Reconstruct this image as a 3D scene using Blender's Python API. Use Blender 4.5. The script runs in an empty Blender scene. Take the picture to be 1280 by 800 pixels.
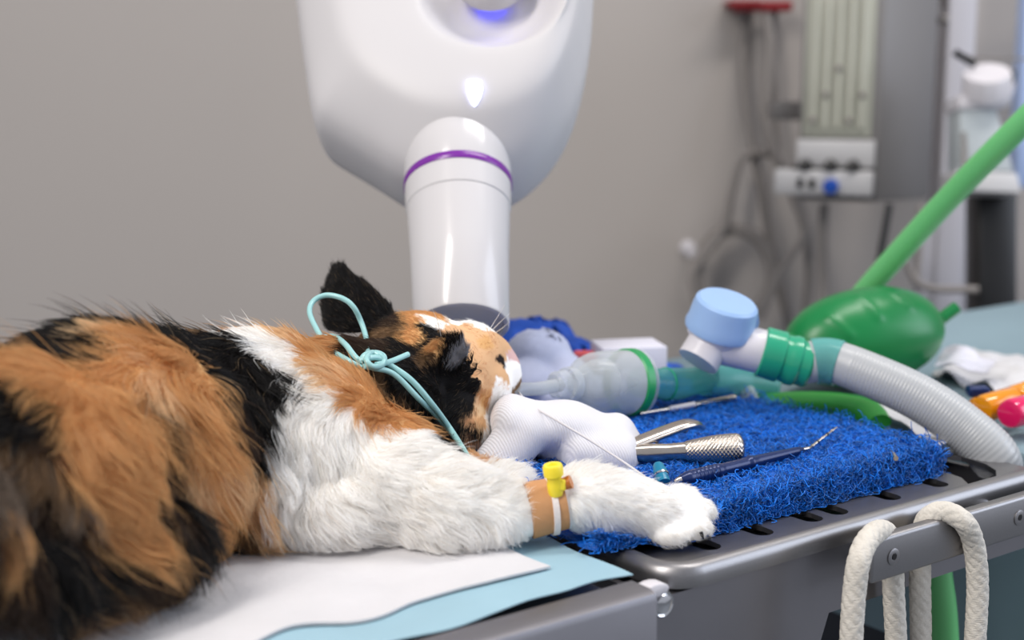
import bpy, bmesh, math, random
import numpy as np
from mathutils import Vector, Matrix, noise, kdtree
from mathutils.bvhtree import BVHTree

random.seed(7)
rng = np.random.default_rng(7)
scn = bpy.context.scene
col = scn.collection
TZ = 0.90                       # height of the table top above the floor

# ------------------------------------------------------------------ camera
PITCH = math.radians(10.0)
CAM = Vector((0, 0, TZ + 0.25))
FPX = 1280 * 50 / 36
cam_d = bpy.data.cameras.new('camera')
cam_d.lens = 50; cam_d.sensor_width = 36; cam_d.clip_start = 0.02
cam_d.dof.use_dof = True; cam_d.dof.focus_distance = 0.82; cam_d.dof.aperture_fstop = 5.0
cam = bpy.data.objects.new('camera', cam_d)
cam.location = CAM; cam.rotation_euler = (math.pi / 2 - PITCH, 0, 0)
col.objects.link(cam); scn.camera = cam

# ------------------------------------------------------------------ world, lights, exposure
w = bpy.data.worlds.new('room_light'); scn.world = w; w.use_nodes = True
bg = w.node_tree.nodes['Background']
bg.inputs[0].default_value = (0.86, 0.90, 1.0, 1); bg.inputs[1].default_value = 0.50

def area(name, loc, target, sx, sy, power, color):
    l = bpy.data.lights.new(name, 'AREA'); l.shape = 'RECTANGLE'; l.size = sx; l.size_y = sy
    l.energy = power; l.color = color
    o = bpy.data.objects.new(name, l); o.location = loc
    o.rotation_euler = (Vector(target) - Vector(loc)).to_track_quat('-Z', 'Y').to_euler()
    col.objects.link(o)
area('ceiling_panel_light', (-1.15, -0.45, 2.7), (-0.1, 0.8, 0.95), 0.35, 1.5, 46, (1.0, 0.95, 0.89))
area('ceiling_panel_light', (0.9, 1.15, 2.75), (0.8, 1.6, 0.9), 1.2, 0.3, 20, (1.0, 0.96, 0.92))
area('window_daylight', (2.4, 0.7, 1.75), (0.1, 0.9, 1.0), 1.3, 1.5, 24, (0.78, 0.86, 1.0))
scn.view_settings.view_transform = 'Standard'; scn.view_settings.look = 'None'
scn.view_settings.exposure = 0.22; scn.view_settings.gamma = 1.0
scn.view_settings.use_curve_mapping = False
scn.cycles.diffuse_bounces = 6; scn.cycles.transparent_max_bounces = 16

# ------------------------------------------------------------------ geometry helpers
RIGHT = Vector((1, 0, 0)); UP = Vector((0, math.sin(PITCH), math.cos(PITCH))); FWD = Vector((0, math.cos(PITCH), -math.sin(PITCH)))
def ray(u, v): return RIGHT * ((u - 640) / FPX) + UP * ((400 - v) / FPX) + FWD
def at(u, v, d): return CAM + ray(u, v) * d
def hit(u, v, p0, n):
    r = ray(u, v); return CAM + r * ((Vector(p0) - CAM).dot(n) / r.dot(n))
def hz(u, v, z=0.0): return hit(u, v, (0, 0, TZ + z), Vector((0, 0, 1)))
TH = math.radians(36.5)
S = Vector((math.cos(TH), math.sin(TH), 0)); T = Vector((-math.sin(TH), math.cos(TH), 0)); Z = Vector((0, 0, 1))
C0 = hz(840, 716)
def tp(s, t, z=0.0): return Vector((C0.x, C0.y, TZ)) + S * s + T * t + Z * z

def obj(name, verts, faces, mat, parent=None, smooth=True, sharp=None):
    me = bpy.data.meshes.new(name)
    me.from_pydata([tuple(v) for v in verts], [], [tuple(f) for f in faces]); me.update()
    return link(name, me, mat, parent, smooth, sharp)
def link(name, me, mat, parent=None, smooth=True, sharp=None):
    o = bpy.data.objects.new(name, me)
    if mat is not None:
        me.materials.clear(); me.materials.append(mat)
    if smooth and hasattr(me, 'polygons'):
        me.polygons.foreach_set('use_smooth', [True] * len(me.polygons))
        if sharp is not None: me.set_sharp_from_angle(angle=math.radians(sharp))
    col.objects.link(o)
    if parent is not None: adopt(o, parent)
    return o
def adopt(o, parent):
    o.parent = parent
    m = Matrix.Translation(parent.location)
    p = parent.parent
    if p is not None: m = Matrix.Translation(parent.location) if parent.type != 'EMPTY' else m
    o.matrix_parent_inverse = m.inverted() if parent.type == 'EMPTY' else Matrix.Identity(4)
def tag(o, label, cat, group=None):
    o['label'] = label; o['category'] = cat
    if group: o['group'] = group
    return o
def thing(name, loc, label, cat, group=None):
    o = bpy.data.objects.new(name, None); o.empty_display_size = 0.02; o.location = loc; col.objects.link(o)
    return tag(o, label, cat, group)
def bmobj(name, bm, mat, parent=None, smooth=True, sharp=40):
    bmesh.ops.recalc_face_normals(bm, faces=bm.faces)
    me = bpy.data.meshes.new(name); bm.to_mesh(me); bm.free()
    return link(name, me, mat, parent, smooth, sharp)
def frame(axis, ref=None):
    a = Vector(axis).normalized()
    r = Vector(ref) if ref is not None else (Vector((0, 0, 1)) if abs(a.z) < 0.9 else Vector((1, 0, 0)))
    x = (r - a * r.dot(a)).normalized(); y = a.cross(x)
    return x, y, a
def smooth_path(pts, n):
    """Catmull-Rom through points, n samples in all (arc length spaced)."""
    P = np.array([tuple(p) for p in pts], float)
    if len(P) == 2: q = np.linspace(P[0], P[1], 40)
    else:
        E = np.vstack([2 * P[0] - P[1], P, 2 * P[-1] - P[-2]]); q = []
        for i in range(1, len(E) - 2):
            t = np.linspace(0, 1, 24, endpoint=False)[:, None]
            p0, p1, p2, p3 = E[i - 1], E[i], E[i + 1], E[i + 2]
            q.append(0.5 * (2 * p1 + (p2 - p0) * t + (2 * p0 - 5 * p1 + 4 * p2 - p3) * t ** 2 + (3 * p1 - p0 - 3 * p2 + p3) * t ** 3))
        q = np.vstack(q + [P[-1:]])
    s = np.concatenate([[0], np.cumsum(np.linalg.norm(np.diff(q, axis=0), axis=1))])
    k = np.linspace(0, s[-1], n)
    return np.stack([np.interp(k, s, q[:, j]) for j in range(3)], 1)
def tube_data(path, radius, seg=16, cap=True, mod=None, flat=None):
    """tube along path; radius number or list; mod(i, a) multiplies the radius; flat=(rx, ry) ellipse factors."""
    P = np.asarray([tuple(p) for p in path], float); n = len(P)
    R_ = np.full(n, radius, float) if np.isscalar(radius) else np.interp(np.linspace(0, 1, n), np.linspace(0, 1, len(radius)), radius)
    tan = np.gradient(P, axis=0); tan /= np.linalg.norm(tan, axis=1)[:, None] + 1e-12
    up = np.array([0, 0, 1.0]) if abs(tan[0][2]) < 0.9 else np.array([1.0, 0, 0])
    V = []; x = up
    for i in range(n):
        x = x - tan[i] * x.dot(tan[i]); x /= np.linalg.norm(x); y = np.cross(tan[i], x)
        for j in range(seg):
            a = 2 * math.pi * j / seg; r = R_[i] * (mod(i, a) if mod else 1)
            fx, fy = flat if flat else (1, 1)
            V.append(P[i] + x * (r * fx * math.cos(a)) + y * (r * fy * math.sin(a)))
    Fc = [(i * seg + j, i * seg + (j + 1) % seg, (i + 1) * seg + (j + 1) % seg, (i + 1) * seg + j) for i in range(n - 1) for j in range(seg)]
    if cap:
        Fc += [tuple(range(seg))[::-1], tuple((n - 1) * seg + j for j in range(seg))]
    return V, Fc
def tube(name, path, radius, mat, parent=None, seg=16, cap=True, mod=None, flat=None, sharp=50):
    V, Fc = tube_data(path, radius, seg, cap, mod, flat)
    return obj(name, V, Fc, mat, parent, True, sharp)
def lathe(name, profile, base, axis, mat, parent=None, seg=40, closed=False, fn=None, sharp=35):
    """profile: list of (r, h) along axis from base."""
    x, y, a = frame(axis); base = Vector(base); V = []; Fc = []
    for i, (r, h) in enumerate(profile):
        for j in range(seg):
            t = 2 * math.pi * j / seg; rr = max(r, 1e-5)
            if fn: rr *= fn(i / (len(profile) - 1), t)
            V.append(base + a * h + (x * math.cos(t) + y * math.sin(t)) * rr)
    n = len(profile)
    for i in range(n - 1):
        for j in range(seg):
            Fc.append((i * seg + j, i * seg + (j + 1) % seg, (i + 1) * seg + (j + 1) % seg, (i + 1) * seg + j))
    if closed:
        for j in range(seg): Fc.append(((n - 1) * seg + j, (n - 1) * seg + (j + 1) % seg, (j + 1) % seg, j))
    else: Fc += [tuple(range(seg))[::-1], tuple((n - 1) * seg + j for j in range(seg))]
    return obj(name, V, Fc, mat, parent, True, sharp)
def bm_box(bm, c, ax, ay, az, hx, hy, hz_):
    c = Vector(c); vs = [bm.verts.new(c + ax * (hx * sx) + ay * (hy * sy) + az * (hz_ * sz)) for sx in (-1, 1) for sy in (-1, 1) for sz in (-1, 1)]
    for f in ((0, 1, 3, 2), (4, 6, 7, 5), (0, 4, 5, 1), (2, 3, 7, 6), (0, 2, 6, 4), (1, 5, 7, 3)): bm.faces.new([vs[i] for i in f])
def box(name, c, half, mat, parent=None, axes=(Vector((1, 0, 0)), Vector((0, 1, 0)), Vector((0, 0, 1))), bevel=0.0, seg=2):
    bm = bmesh.new(); bm_box(bm, c, *axes, *half)
    if bevel: bmesh.ops.bevel(bm, geom=list(bm.edges), offset=bevel, segments=seg, affect='EDGES', profile=0.5)
    return bmobj(name, bm, mat, parent, True, 50)
TAX = (S, T, Z)
def prism(name, poly, vec, mat, parent=None, bevel=0.0, seg=2):
    """solid from a planar polygon (points) pushed along vec."""
    bm = bmesh.new(); a = [bm.verts.new(p) for p in poly]; b = [bm.verts.new(Vector(p) + Vector(vec)) for p in poly]; n = len(a)
    bm.faces.new(a[::-1]); bm.faces.new(b)
    for i in range(n): bm.faces.new((a[i], a[(i + 1) % n], b[(i + 1) % n], b[i]))
    if bevel: bmesh.ops.bevel(bm, geom=list(bm.edges), offset=bevel, segments=seg, affect='EDGES', profile=0.5)
    return bmobj(name, bm, mat, parent, True, 40)
def blob_mesh(name, balls, voxel, smooth_it=8, extra=None, factor=0.5):
    """union of ellipsoids (centre, (rx, ry, rz), axes) fused into one continuous skin."""
    bm = bmesh.new()
    for c, r, ax in balls:
        m = Matrix.Identity(4)
        for i in range(3):
            for j in range(3): m[j][i] = ax[i][j] * r[i]
            m[i][3] = c[i]
        bmesh.ops.create_icosphere(bm, subdivisions=3, radius=1.0, matrix=m)
    if extra: extra(bm)
    me = bpy.data.meshes.new(name + '_source'); bm.to_mesh(me); bm.free()
    o = bpy.data.objects.new(name + '_source', me); col.objects.link(o)
    m = o.modifiers.new('r', 'REMESH'); m.mode = 'VOXEL'; m.voxel_size = voxel
    if smooth_it:
        m = o.modifiers.new('s', 'SMOOTH'); m.factor = factor; m.iterations = smooth_it
    dg = bpy.context.evaluated_depsgraph_get(); dg.update()
    res = bpy.data.meshes.new_from_object(o.evaluated_get(dg), depsgraph=dg); res.name = name
    bpy.data.objects.remove(o); bpy.data.meshes.remove(me)
    return res
WAX = (Vector((1, 0, 0)), Vector((0, 1, 0)), Vector((0, 0, 1)))
def chain(pts, n):
    """spheres swept along (point, radius) list."""
    out = []
    for (p, r), (q, s) in zip(pts[:-1], pts[1:]):
        for i in range(n):
            k = i / n; rr = r + (s - r) * k; out.append((p.lerp(q, k), (rr, rr, rr), WAX))
    p, r = pts[-1]; out.append((p, (r, r, r), WAX)); return out

# ------------------------------------------------------------------ materials
def lin(r, g, b):
    f = lambda c: (c / 255) / 12.92 if c / 255 <= 0.04045 else ((c / 255 + 0.055) / 1.055) ** 2.4
    return (f(r), f(g), f(b), 1)
def mat(name, rgb, rough=0.5, metal=0.0, spec=0.5, var=0.0, vscale=8.0, bump=0.0, bscale=60.0, stretch=None, trans=0.0, sheen=0.0, coat=0.0, emit=0.0, sss=0.0, detail=4, ior=1.45):
    m = bpy.data.materials.new(name); m.use_nodes = True; nt = m.node_tree; nd = nt.nodes; L = nt.links
    b = nd['Principled BSDF']; c = lin(*rgb)
    b.inputs['Base Color'].default_value = c; b.inputs['Roughness'].default_value = rough; b.inputs['Metallic'].default_value = metal
    b.inputs['Specular IOR Level'].default_value = spec; b.inputs['IOR'].default_value = ior
    if coat: b.inputs['Coat Weight'].default_value = coat; b.inputs['Coat Roughness'].default_value = 0.08
    if sheen: b.inputs['Sheen Weight'].default_value = sheen
    if sss: b.inputs['Subsurface Weight'].default_value = sss; b.inputs['Subsurface Radius'].default_value = (0.01, 0.01, 0.01); b.inputs['Subsurface Scale'].default_value = 0.5
    if emit: b.inputs['Emission Color'].default_value = c; b.inputs['Emission Strength'].default_value = emit
    co = nd.new('ShaderNodeTexCoord'); src = co.outputs['Object']
    if stretch:
        mp = nd.new('ShaderNodeMapping'); mp.inputs['Scale'].default_value = stretch[:3]
        if len(stretch) > 3: mp.inputs['Rotation'].default_value = (0, 0, stretch[3])
        L.new(src, mp.inputs[0]); src = mp.outputs[0]
    if var:
        n = nd.new('ShaderNodeTexNoise'); n.inputs['Scale'].default_value = vscale; n.inputs['Detail'].default_value = detail; L.new(src, n.inputs['Vector'])
        r = nd.new('ShaderNodeMapRange'); r.inputs[1].default_value = 0.3; r.inputs[2].default_value = 0.7; r.inputs[3].default_value = 1 - var; r.inputs[4].default_value = 1 + var
        L.new(n.outputs[0], r.inputs[0])
        h = nd.new('ShaderNodeMix'); h.data_type = 'RGBA'; h.blend_type = 'MULTIPLY'; h.inputs[0].default_value = 1; h.inputs[6].default_value = c
        L.new(r.outputs[0], h.inputs[7]); L.new(h.outputs[2], b.inputs['Base Color'])
    if bump:
        n = nd.new('ShaderNodeTexNoise'); n.inputs['Scale'].default_value = bscale; n.inputs['Detail'].default_value = 5; L.new(src, n.inputs['Vector'])
        bp = nd.new('ShaderNodeBump'); bp.inputs['Strength'].default_value = bump; bp.inputs['Distance'].default_value = 0.002
        L.new(n.outputs[0], bp.inputs['Height']); L.new(bp.outputs[0], b.inputs['Normal'])
    if trans:                   # clear / milky plastic: part of the light goes straight through
        t = nd.new('ShaderNodeBsdfTransparent'); t.inputs[0].default_value = (0.4 + 0.6 * c[0], 0.4 + 0.6 * c[1], 0.4 + 0.6 * c[2], 1)
        lw = nd.new('ShaderNodeLayerWeight'); lw.inputs[0].default_value = 0.35
        mr = nd.new('ShaderNodeMapRange'); mr.inputs[3].default_value = 1 - trans; mr.inputs[4].default_value = min(1, 1 - trans + 0.45)
        L.new(lw.outputs['Facing'], mr.inputs[0])
        mx = nd.new('ShaderNodeMixShader'); L.new(mr.outputs[0], mx.inputs[0]); L.new(t.outputs[0], mx.inputs[1]); L.new(b.outputs[0], mx.inputs[2])
        L.new(mx.outputs[0], nd['Material Output'].inputs[0])
    return m

M = {}
M['wall'] = mat('wall_paint', (166, 159, 154), 0.7, var=0.02, vscale=1.2, bump=0.03, bscale=250)
M['floor'] = mat('floor_vinyl', (120, 124, 128), 0.45, var=0.05, vscale=5)
M['steel'] = mat('brushed_steel', (144, 142, 143), 0.42, 1.0, var=0.06, vscale=30, bump=0.03, bscale=40, stretch=(4, 120, 60, TH))
M['steel_dark'] = mat('satin_steel_panel', (136, 134, 138), 0.44, 1.0, var=0.07, vscale=10, bump=0.02, bscale=80)
M['chrome'] = mat('chrome', (205, 205, 208), 0.14, 1.0)
M['tool_steel'] = mat('instrument_steel', (190, 180, 170), 0.24, 1.0, var=0.08, vscale=90)
M['black_hole'] = mat('well_shadow_black', (18, 18, 20), 0.6)
M['white_enamel'] = mat('glossy_white_plastic', (196, 193, 194), 0.2, spec=0.45, coat=0.1, var=0.01, vscale=3)
M['housing'] = mat('satin_white_housing', (193, 190, 191), 0.42, spec=0.3, var=0.01, vscale=3)
M['purple'] = mat('purple_plastic', (112, 38, 142), 0.25)
M['grey_inside'] = mat('grey_cone_lining', (190, 187, 187), 0.5)
M['led'] = mat('lit_white_lamp', (200, 206, 255), 0.3, emit=3.2)
M['led_blue'] = mat('lit_blue_lamp', (60, 60, 255), 0.3, emit=6.0)
M['pad_white'] = mat('absorbent_white_tissue', (200, 198, 200), 0.9, var=0.03, vscale=30, bump=0.25, bscale=220)
M['pad_blue'] = mat('pale_blue_backing_film', (146, 178, 191), 0.55, var=0.04, vscale=20, bump=0.15, bscale=90)
M['mat_blue'] = mat('blue_nylon', (4, 90, 188), 0.45, var=0.35, vscale=120, bump=0.9, bscale=350)
M['tape'] = mat('tan_tape', (190, 138, 92), 0.6, var=0.08, vscale=60, bump=0.3, bscale=150)
M['white_tape'] = mat('white_tape', (226, 214, 208), 0.8, bump=0.3, bscale=500)
M['yellow'] = mat('yellow_plastic', (238, 214, 52), 0.35, sss=0.2)
M['amber'] = mat('amber_plastic', (190, 110, 36), 0.3, trans=0.25)
M['cyan'] = mat('pale_cyan_tubing', (146, 192, 192), 0.28, sss=0.15)
M['line'] = mat('clear_line', (215, 212, 214), 0.3, trans=0.15)
M['whisker'] = mat('whisker_white', (230, 226, 220), 0.4)
M['nose'] = mat('pink_nose_skin', (205, 160, 158), 0.5, var=0.08, vscale=300)
M['cloth_lav'] = mat('lavender_white_cloth', (178, 184, 210), 0.9, bump=0.2, bscale=200, sheen=0.2)
M['cloth_blue'] = mat('royal_blue_cloth', (20, 72, 168), 0.8, var=0.2, vscale=60, bump=0.5, bscale=200)
M['red'] = mat('coral_red_plastic', (225, 90, 95), 0.5)
M['carton'] = mat('white_carton', (205, 203, 214), 0.7)
M['milky'] = mat('milky_clear_plastic', (222, 226, 228), 0.2, trans=0.80)
M['teal_clear'] = mat('teal_clear_plastic', (110, 196, 190), 0.2, trans=0.72)
M['ring_green'] = mat('green_ring_plastic', (26, 140, 78), 0.35)
M['sea_green'] = mat('sea_green_plastic', (38, 158, 120), 0.25, trans=0.15, coat=0.3)
M['cap_blue'] = mat('light_blue_cap_plastic', (146, 176, 216), 0.35, sss=0.15)
M['white_plastic'] = mat('white_plastic', (205, 201, 205), 0.35)
M['hose_white'] = mat('translucent_corrugated_plastic', (178, 180, 182), 0.3, trans=0.12)
M['bag_green'] = mat('green_rubber', (0, 114, 56), 0.34, var=0.06, vscale=15, sss=0.1)
M['hose_green'] = mat('green_tubing', (104, 186, 116), 0.3, trans=0.1)
M['hose_green_dk'] = mat('green_translucent_tubing', (40, 140, 50), 0.3, trans=0.3)
M['rope'] = mat('white_braided_cotton', (206, 200, 190), 0.9, var=0.05, vscale=80, bump=0.3, bscale=700)
M['rubber_black'] = mat('black_rubber', (24, 24, 26), 0.5)
M['black'] = mat('black_plastic', (20, 19, 20), 0.35)
M['navy'] = mat('navy_anodised_handle', (14, 36, 84), 0.3, metal=0.2)
M['teal_solid'] = mat('teal_cap_plastic', (24, 116, 148), 0.3)
M['drape'] = mat('blue_grey_drape', (124, 145, 154), 0.9, var=0.06, vscale=6, bump=0.2, bscale=90)
M['dark_cab'] = mat('dark_navy_cabinet', (30, 36, 48), 0.5)
M['amber_glass'] = mat('amber_vial', (222, 140, 14), 0.12, trans=0.1, coat=0.5)
M['pink_glass'] = mat('magenta_vial', (214, 26, 92), 0.12, trans=0.08, coat=0.5)
M['machine_grey'] = mat('machine_grey_paint', (112, 109, 108), 0.45, var=0.03)
M['machine_white'] = mat('machine_white_paint', (184, 182, 182), 0.4)
M['meter_glass'] = mat('flowmeter_window', (160, 160, 148), 0.2, var=0.06, vscale=20)
M['meter_tube'] = mat('flowmeter_tube', (176, 175, 162), 0.15)
M['blue_knob'] = mat('blue_knob_plastic', (20, 70, 160), 0.4)
M['cable'] = mat('grey_cable', (126, 120, 116), 0.5)
M['red_dark'] = mat('dark_red_handle', (128, 24, 30), 0.4)
M['column'] = mat('pale_column_paint', (170, 168, 174), 0.4)
M['vap_green'] = mat('pale_grey_green_shell', (168, 174, 176), 0.4)
M['pale_blue'] = mat('pale_blue_panel', (168, 188, 226), 0.4)
def gauze():
    m = mat('ribbed_white_gauze', (208, 206, 211), 0.95, sheen=0.3); nt = m.node_tree; nd = nt.nodes
    co = nd.new('ShaderNodeTexCoord'); mp = nd.new('ShaderNodeMapping'); mp.inputs['Rotation'].default_value = (0.2, 0.3, -0.5)
    wv = nd.new('ShaderNodeTexWave'); wv.inputs['Scale'].default_value = 210; wv.inputs['Distortion'].default_value = 1.5; wv.inputs['Detail'].default_value = 2; wv.inputs['Detail Scale'].default_value = 3
    bp = nd.new('ShaderNodeBump'); bp.inputs['Strength'].default_value = 0.35; bp.inputs['Distance'].default_value = 0.0008
    nt.links.new(co.outputs['Object'], mp.inputs[0]); nt.links.new(mp.outputs[0], wv.inputs[0]); nt.links.new(wv.outputs['Fac'], bp.inputs['Height'])
    nt.links.new(bp.outputs[0], nd['Principled BSDF'].inputs['Normal']); return m
M['gauze'] = gauze()

# ------------------------------------------------------------------ the room
def struct(o): o['kind'] = 'structure'; return o
WY = 2.25
struct(box('wall_back', (0, WY + 0.05, 1.4), (4.0, 0.05, 1.4), M['wall']))
struct(box('floor', (0, -0.2, -0.05), (4.0, 2.5, 0.05), M['floor']))

# ------------------------------------------------------------------ left table with lip, and the absorbent pad
tb = thing('treatment_table', tp(-0.5, 0.3, -0.9), 'stainless steel treatment table under the cat and pad', 'table')
box('table_top', tp(-0.5, 0.27, -0.022), (0.476, 0.262, 0.012), M['steel_dark'], tb, TAX, 0.002)
# folded front lip: rounded edge profile swept along the front
prof = [(0.006, -0.012), (0.006, -0.002), (0.004, 0.0), (-0.010, 0.0), (-0.0135, -0.0015), (-0.015, -0.005), (-0.015, -0.115), (-0.012, -0.118), (-0.009, -0.115), (-0.009, -0.012)]
V = [tp(s, t, z) for s in (-0.98, -0.0235) for t, z in prof]; n = len(prof)
obj('front_apron', V, [(i, (i + 1) % n, n + (i + 1) % n, n + i) for i in range(n)] + [tuple(range(n))[::-1], tuple(range(n, 2 * n))], M['steel_dark'], tb, True, 30)
for s, t in ((-0.95, 0.02), (-0.06, 0.02), (-0.95, 0.5), (-0.06, 0.5)):
    box('leg', tp(s, t, -0.467), (0.02, 0.02, 0.433), M['steel_dark'], tb, TAX, 0.002)

pd = thing('absorbent_pad', tp(-0.3, 0.2, 0), 'white absorbent pad with pale blue film border beneath the cat', 'pad')
def sheet(name, s0, s1, t0, t1, z0, m, ns, nt_, amp, thick, seed, edge=None):
    V = []; Fc = []
    for lay in (0, 1):
        for i in range(ns + 1):
            for j in range(nt_ + 1):
                a = i / ns; b = j / nt_; s = s0 + (s1 - s0) * a; t = t0 + (t1 - t0) * b
                k = noise.noise(Vector((s * 14 + seed, t * 9, 0.3))) + 0.5 * noise.noise(Vector((s * 33, t * 21 + seed, 1.3)))
                z = z0 + amp * (0.9 + k) - lay * thick
                ds, dt = edge(a, b) if edge else (0, 0)
                V.append(tp(s + ds, t + dt, max(z, -0.0095 + (0 if lay else thick))))
    q = (ns + 1) * (nt_ + 1)
    for i in range(ns):
        for j in range(nt_):
            f = (i * (nt_ + 1) + j, (i + 1) * (nt_ + 1) + j, (i + 1) * (nt_ + 1) + j + 1, i * (nt_ + 1) + j + 1)
            Fc.append(f); Fc.append(tuple(q + x for x in f[::-1]))
    rim = [i * (nt_ + 1) for i in range(ns + 1)] + [ns * (nt_ + 1) + j for j in range(1, nt_ + 1)] + [i * (nt_ + 1) + nt_ for i in range(ns - 1, -1, -1)] + [j for j in range(nt_ - 1, 0, -1)]
    for a, b in zip(rim, rim[1:] + rim[:1]): Fc.append((b, a, q + a, q + b))
    return obj(name, V, Fc, m, pd, True, 60)
def wob(seed, k):
    def f(a, b):
        return (k * noise.noise(Vector((b * 9 + seed, 2.2, 0))) * (a ** 6), k * noise.noise(Vector((a * 14 + seed, 5.2, 0))) * ((1 - b) ** 6))
    return f
sheet('backing_film', -0.62, -0.020, 0.008, 0.45, -0.0005, M['pad_blue'], 120, 60, 0.0022, 0.0006, 3.1, wob(3, 0.006))
sheet('tissue_layer', -0.60, -0.048, 0.037, 0.43, 0.0016, M['pad_white'], 120, 60, 0.0024, 0.0012, 3.1, wob(8, 0.008))

# ------------------------------------------------------------------ wet table / tub with rack
tub = thing('steel_tub_table', tp(0.17, 0.17, -0.9), 'stainless steel tub table with slotted rack beside the treatment table', 'table')
# rim profile swept round the left and front edges with a rounded corner
def rim_path():
    pts = []
    r = 0.022
    pts += [(0.0, t) for t in np.linspace(0.33, r + 0.001, 6)]
    for k in range(9):
        a = math.pi + (math.pi / 2) * k / 8; pts.append((r + r * math.cos(a), r + r * math.sin(a)))
    pts += [(s, 0.0) for s in np.linspace(r + 0.001, 0.330, 8)]
    return pts
rp = rim_path()
prof = [(0.000, -0.012), (-0.0005, -0.006), (0.0008, -0.002), (0.0035, 0.0), (0.0075, 0.0), (0.010, -0.0018), (0.012, -0.004), (0.0135, -0.0052), (0.0135, -0.010), (0.010, -0.0135), (0.004, -0.0135)]
V = []; Fc = []; nn = len(prof)
for i, (s, t) in enumerate(rp):
    p0 = rp[max(i - 1, 0)]; p1 = rp[min(i + 1, len(rp) - 1)]
    d = Vector((p1[0] - p0[0], p1[1] - p0[1], 0)).normalized(); inward = Vector((-d.y, d.x, 0))
    for o_, z in prof: V.append(tp(s + inward.x * o_, t + inward.y * o_, z))
for i in range(len(rp) - 1):
    for j in range(nn): Fc.append((i * nn + j, i * nn + (j + 1) % nn, (i + 1) * nn + (j + 1) % nn, (i + 1) * nn + j))
Fc += [tuple(range(nn)), tuple(range((len(rp) - 1) * nn, len(rp) * nn))[::-1]]
obj('rolled_rim', V, Fc, M['steel'], tub, True, 50)
# slotted rack plate with real slots (boolean) and a rounded right end
def slot_pts(s, t, ls, lt, z):
    pts = []; r = min(ls, lt)
    for k in range(16):
        a = 2 * math.pi * k / 16
        pts.append(tp(s + r * math.cos(a) + (ls - r) * np.sign(math.cos(a)), t + r * math.sin(a) + (lt - r) * np.sign(math.sin(a)), z))
    return pts
def solid_slots(bm, slots, z0, z1):
    for s, t, ls, lt in slots:
        a = [bm.verts.new(p) for p in slot_pts(s, t, ls, lt, z0)]; b = [bm.verts.new(p) for p in slot_pts(s, t, ls, lt, z1)]
        bm.faces.new(a[::-1]); bm.faces.new(b)
        for i in range(16): bm.faces.new((a[i], a[(i + 1) % 16], b[(i + 1) % 16], b[i]))
def cut(name, poly, z0, z1, slots, m, parent):
    bm = bmesh.new(); a = [bm.verts.new(tp(s, t, z0)) for s, t in poly]; b = [bm.verts.new(tp(s, t, z1)) for s, t in poly]; n = len(poly)
    bm.faces.new(a[::-1]); bm.faces.new(b)
    for i in range(n): bm.faces.new((a[i], a[(i + 1) % n], b[(i + 1) % n], b[i]))
    bmesh.ops.recalc_face_normals(bm, faces=bm.faces); me = bpy.data.meshes.new('p'); bm.to_mesh(me); bm.free()
    o = bpy.data.objects.new('p', me); col.objects.link(o)
    bm = bmesh.new(); solid_slots(bm, slots, z0 - 0.01, z1 + 0.01); bmesh.ops.recalc_face_normals(bm, faces=bm.faces)
    mc = bpy.data.meshes.new('c'); bm.to_mesh(mc); bm.free(); c = bpy.data.objects.new('c', mc); col.objects.link(c)
    md = o.modifiers.new('b', 'BOOLEAN'); md.object = c; md.operation = 'DIFFERENCE'; md.solver = 'EXACT'
    dg = bpy.context.evaluated_depsgraph_get(); dg.update(); res = bpy.data.meshes.new_from_object(o.evaluated_get(dg), depsgraph=dg); res.name = name
    bpy.data.objects.remove(o); bpy.data.objects.remove(c)
    return link(name, res, m, parent, False)
slots = []
for i, s in enumerate((0.055, 0.096, 0.137, 0.159, 0.207, 0.253)):
    slots.append((s, 0.036, 0.0072, 0.0125))
    slots.append((s, 0.100, 0.0072, 0.0125)); slots.append((s, 0.165, 0.0072, 0.0125))
poly = [(0.013, 0.33), (0.013, 0.035), (0.018, 0.022), (0.030, 0.0135), (0.255, 0.0135), (0.268, 0.018), (0.277, 0.030), (0.280, 0.048), (0.280, 0.33)]
cut('rack_plate', poly, -0.0085, -0.0055, slots, M['steel'], tub)
# deck right of the basin opening and rounded basin
poly = [(0.2802, 0.33), (0.2802, 0.10), (0.300, 0.092), (0.312, 0.078), (0.318, 0.060), (0.316, 0.040), (0.308, 0.026), (0.296, 0.0175), (0.285, 0.0135), (0.330, 0.0135), (0.330, 0.33)]
cut('deck', poly, -0.0085, -0.0052, [(0.32, 0.2, 0.008, 0.008)], M['steel'], tub)
box('basin_floor', tp(0.170, 0.17, -0.045), (0.153, 0.155, 0.003), M['steel_dark'], tub, TAX)
# front panel: deep leg at the left, then a shallow apron with a slanted step
fp = [(-0.012, -0.0136), (0.330, -0.0136), (0.330, -0.052), (0.125, -0.052), (0.108, -0.095), (0.085, -0.50), (0.075, -0.885), (-0.012, -0.885)]
prism('front_panel', [tp(s, 0.004, z) for s, z in fp], T * 0.004, M['steel_dark'], tub)
fp = [(0.02, -0.0136), (0.33, -0.0136), (0.33, -0.885), (0.29, -0.885), (0.28, -0.052), (0.10, -0.052), (0.09, -0.885), (0.02, -0.885)]
prism('side_panel', [tp(-0.008, t, z) for t, z in fp], S * 0.004, M['steel_dark'], tub)
prism('side_panel', [tp(0.326, t, z) for t, z in ((0.008, -0.0136), (0.33, -0.0136), (0.33, -0.052), (0.008, -0.052))], S * 0.004, M['steel_dark'], tub)
prism('back_panel', [tp(s, 0.33, z) for s, z in ((-0.008, 0.0), (0.330, 0.0), (0.330, -0.052), (-0.008, -0.052))], T * 0.004, M['steel_dark'], tub)
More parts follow.
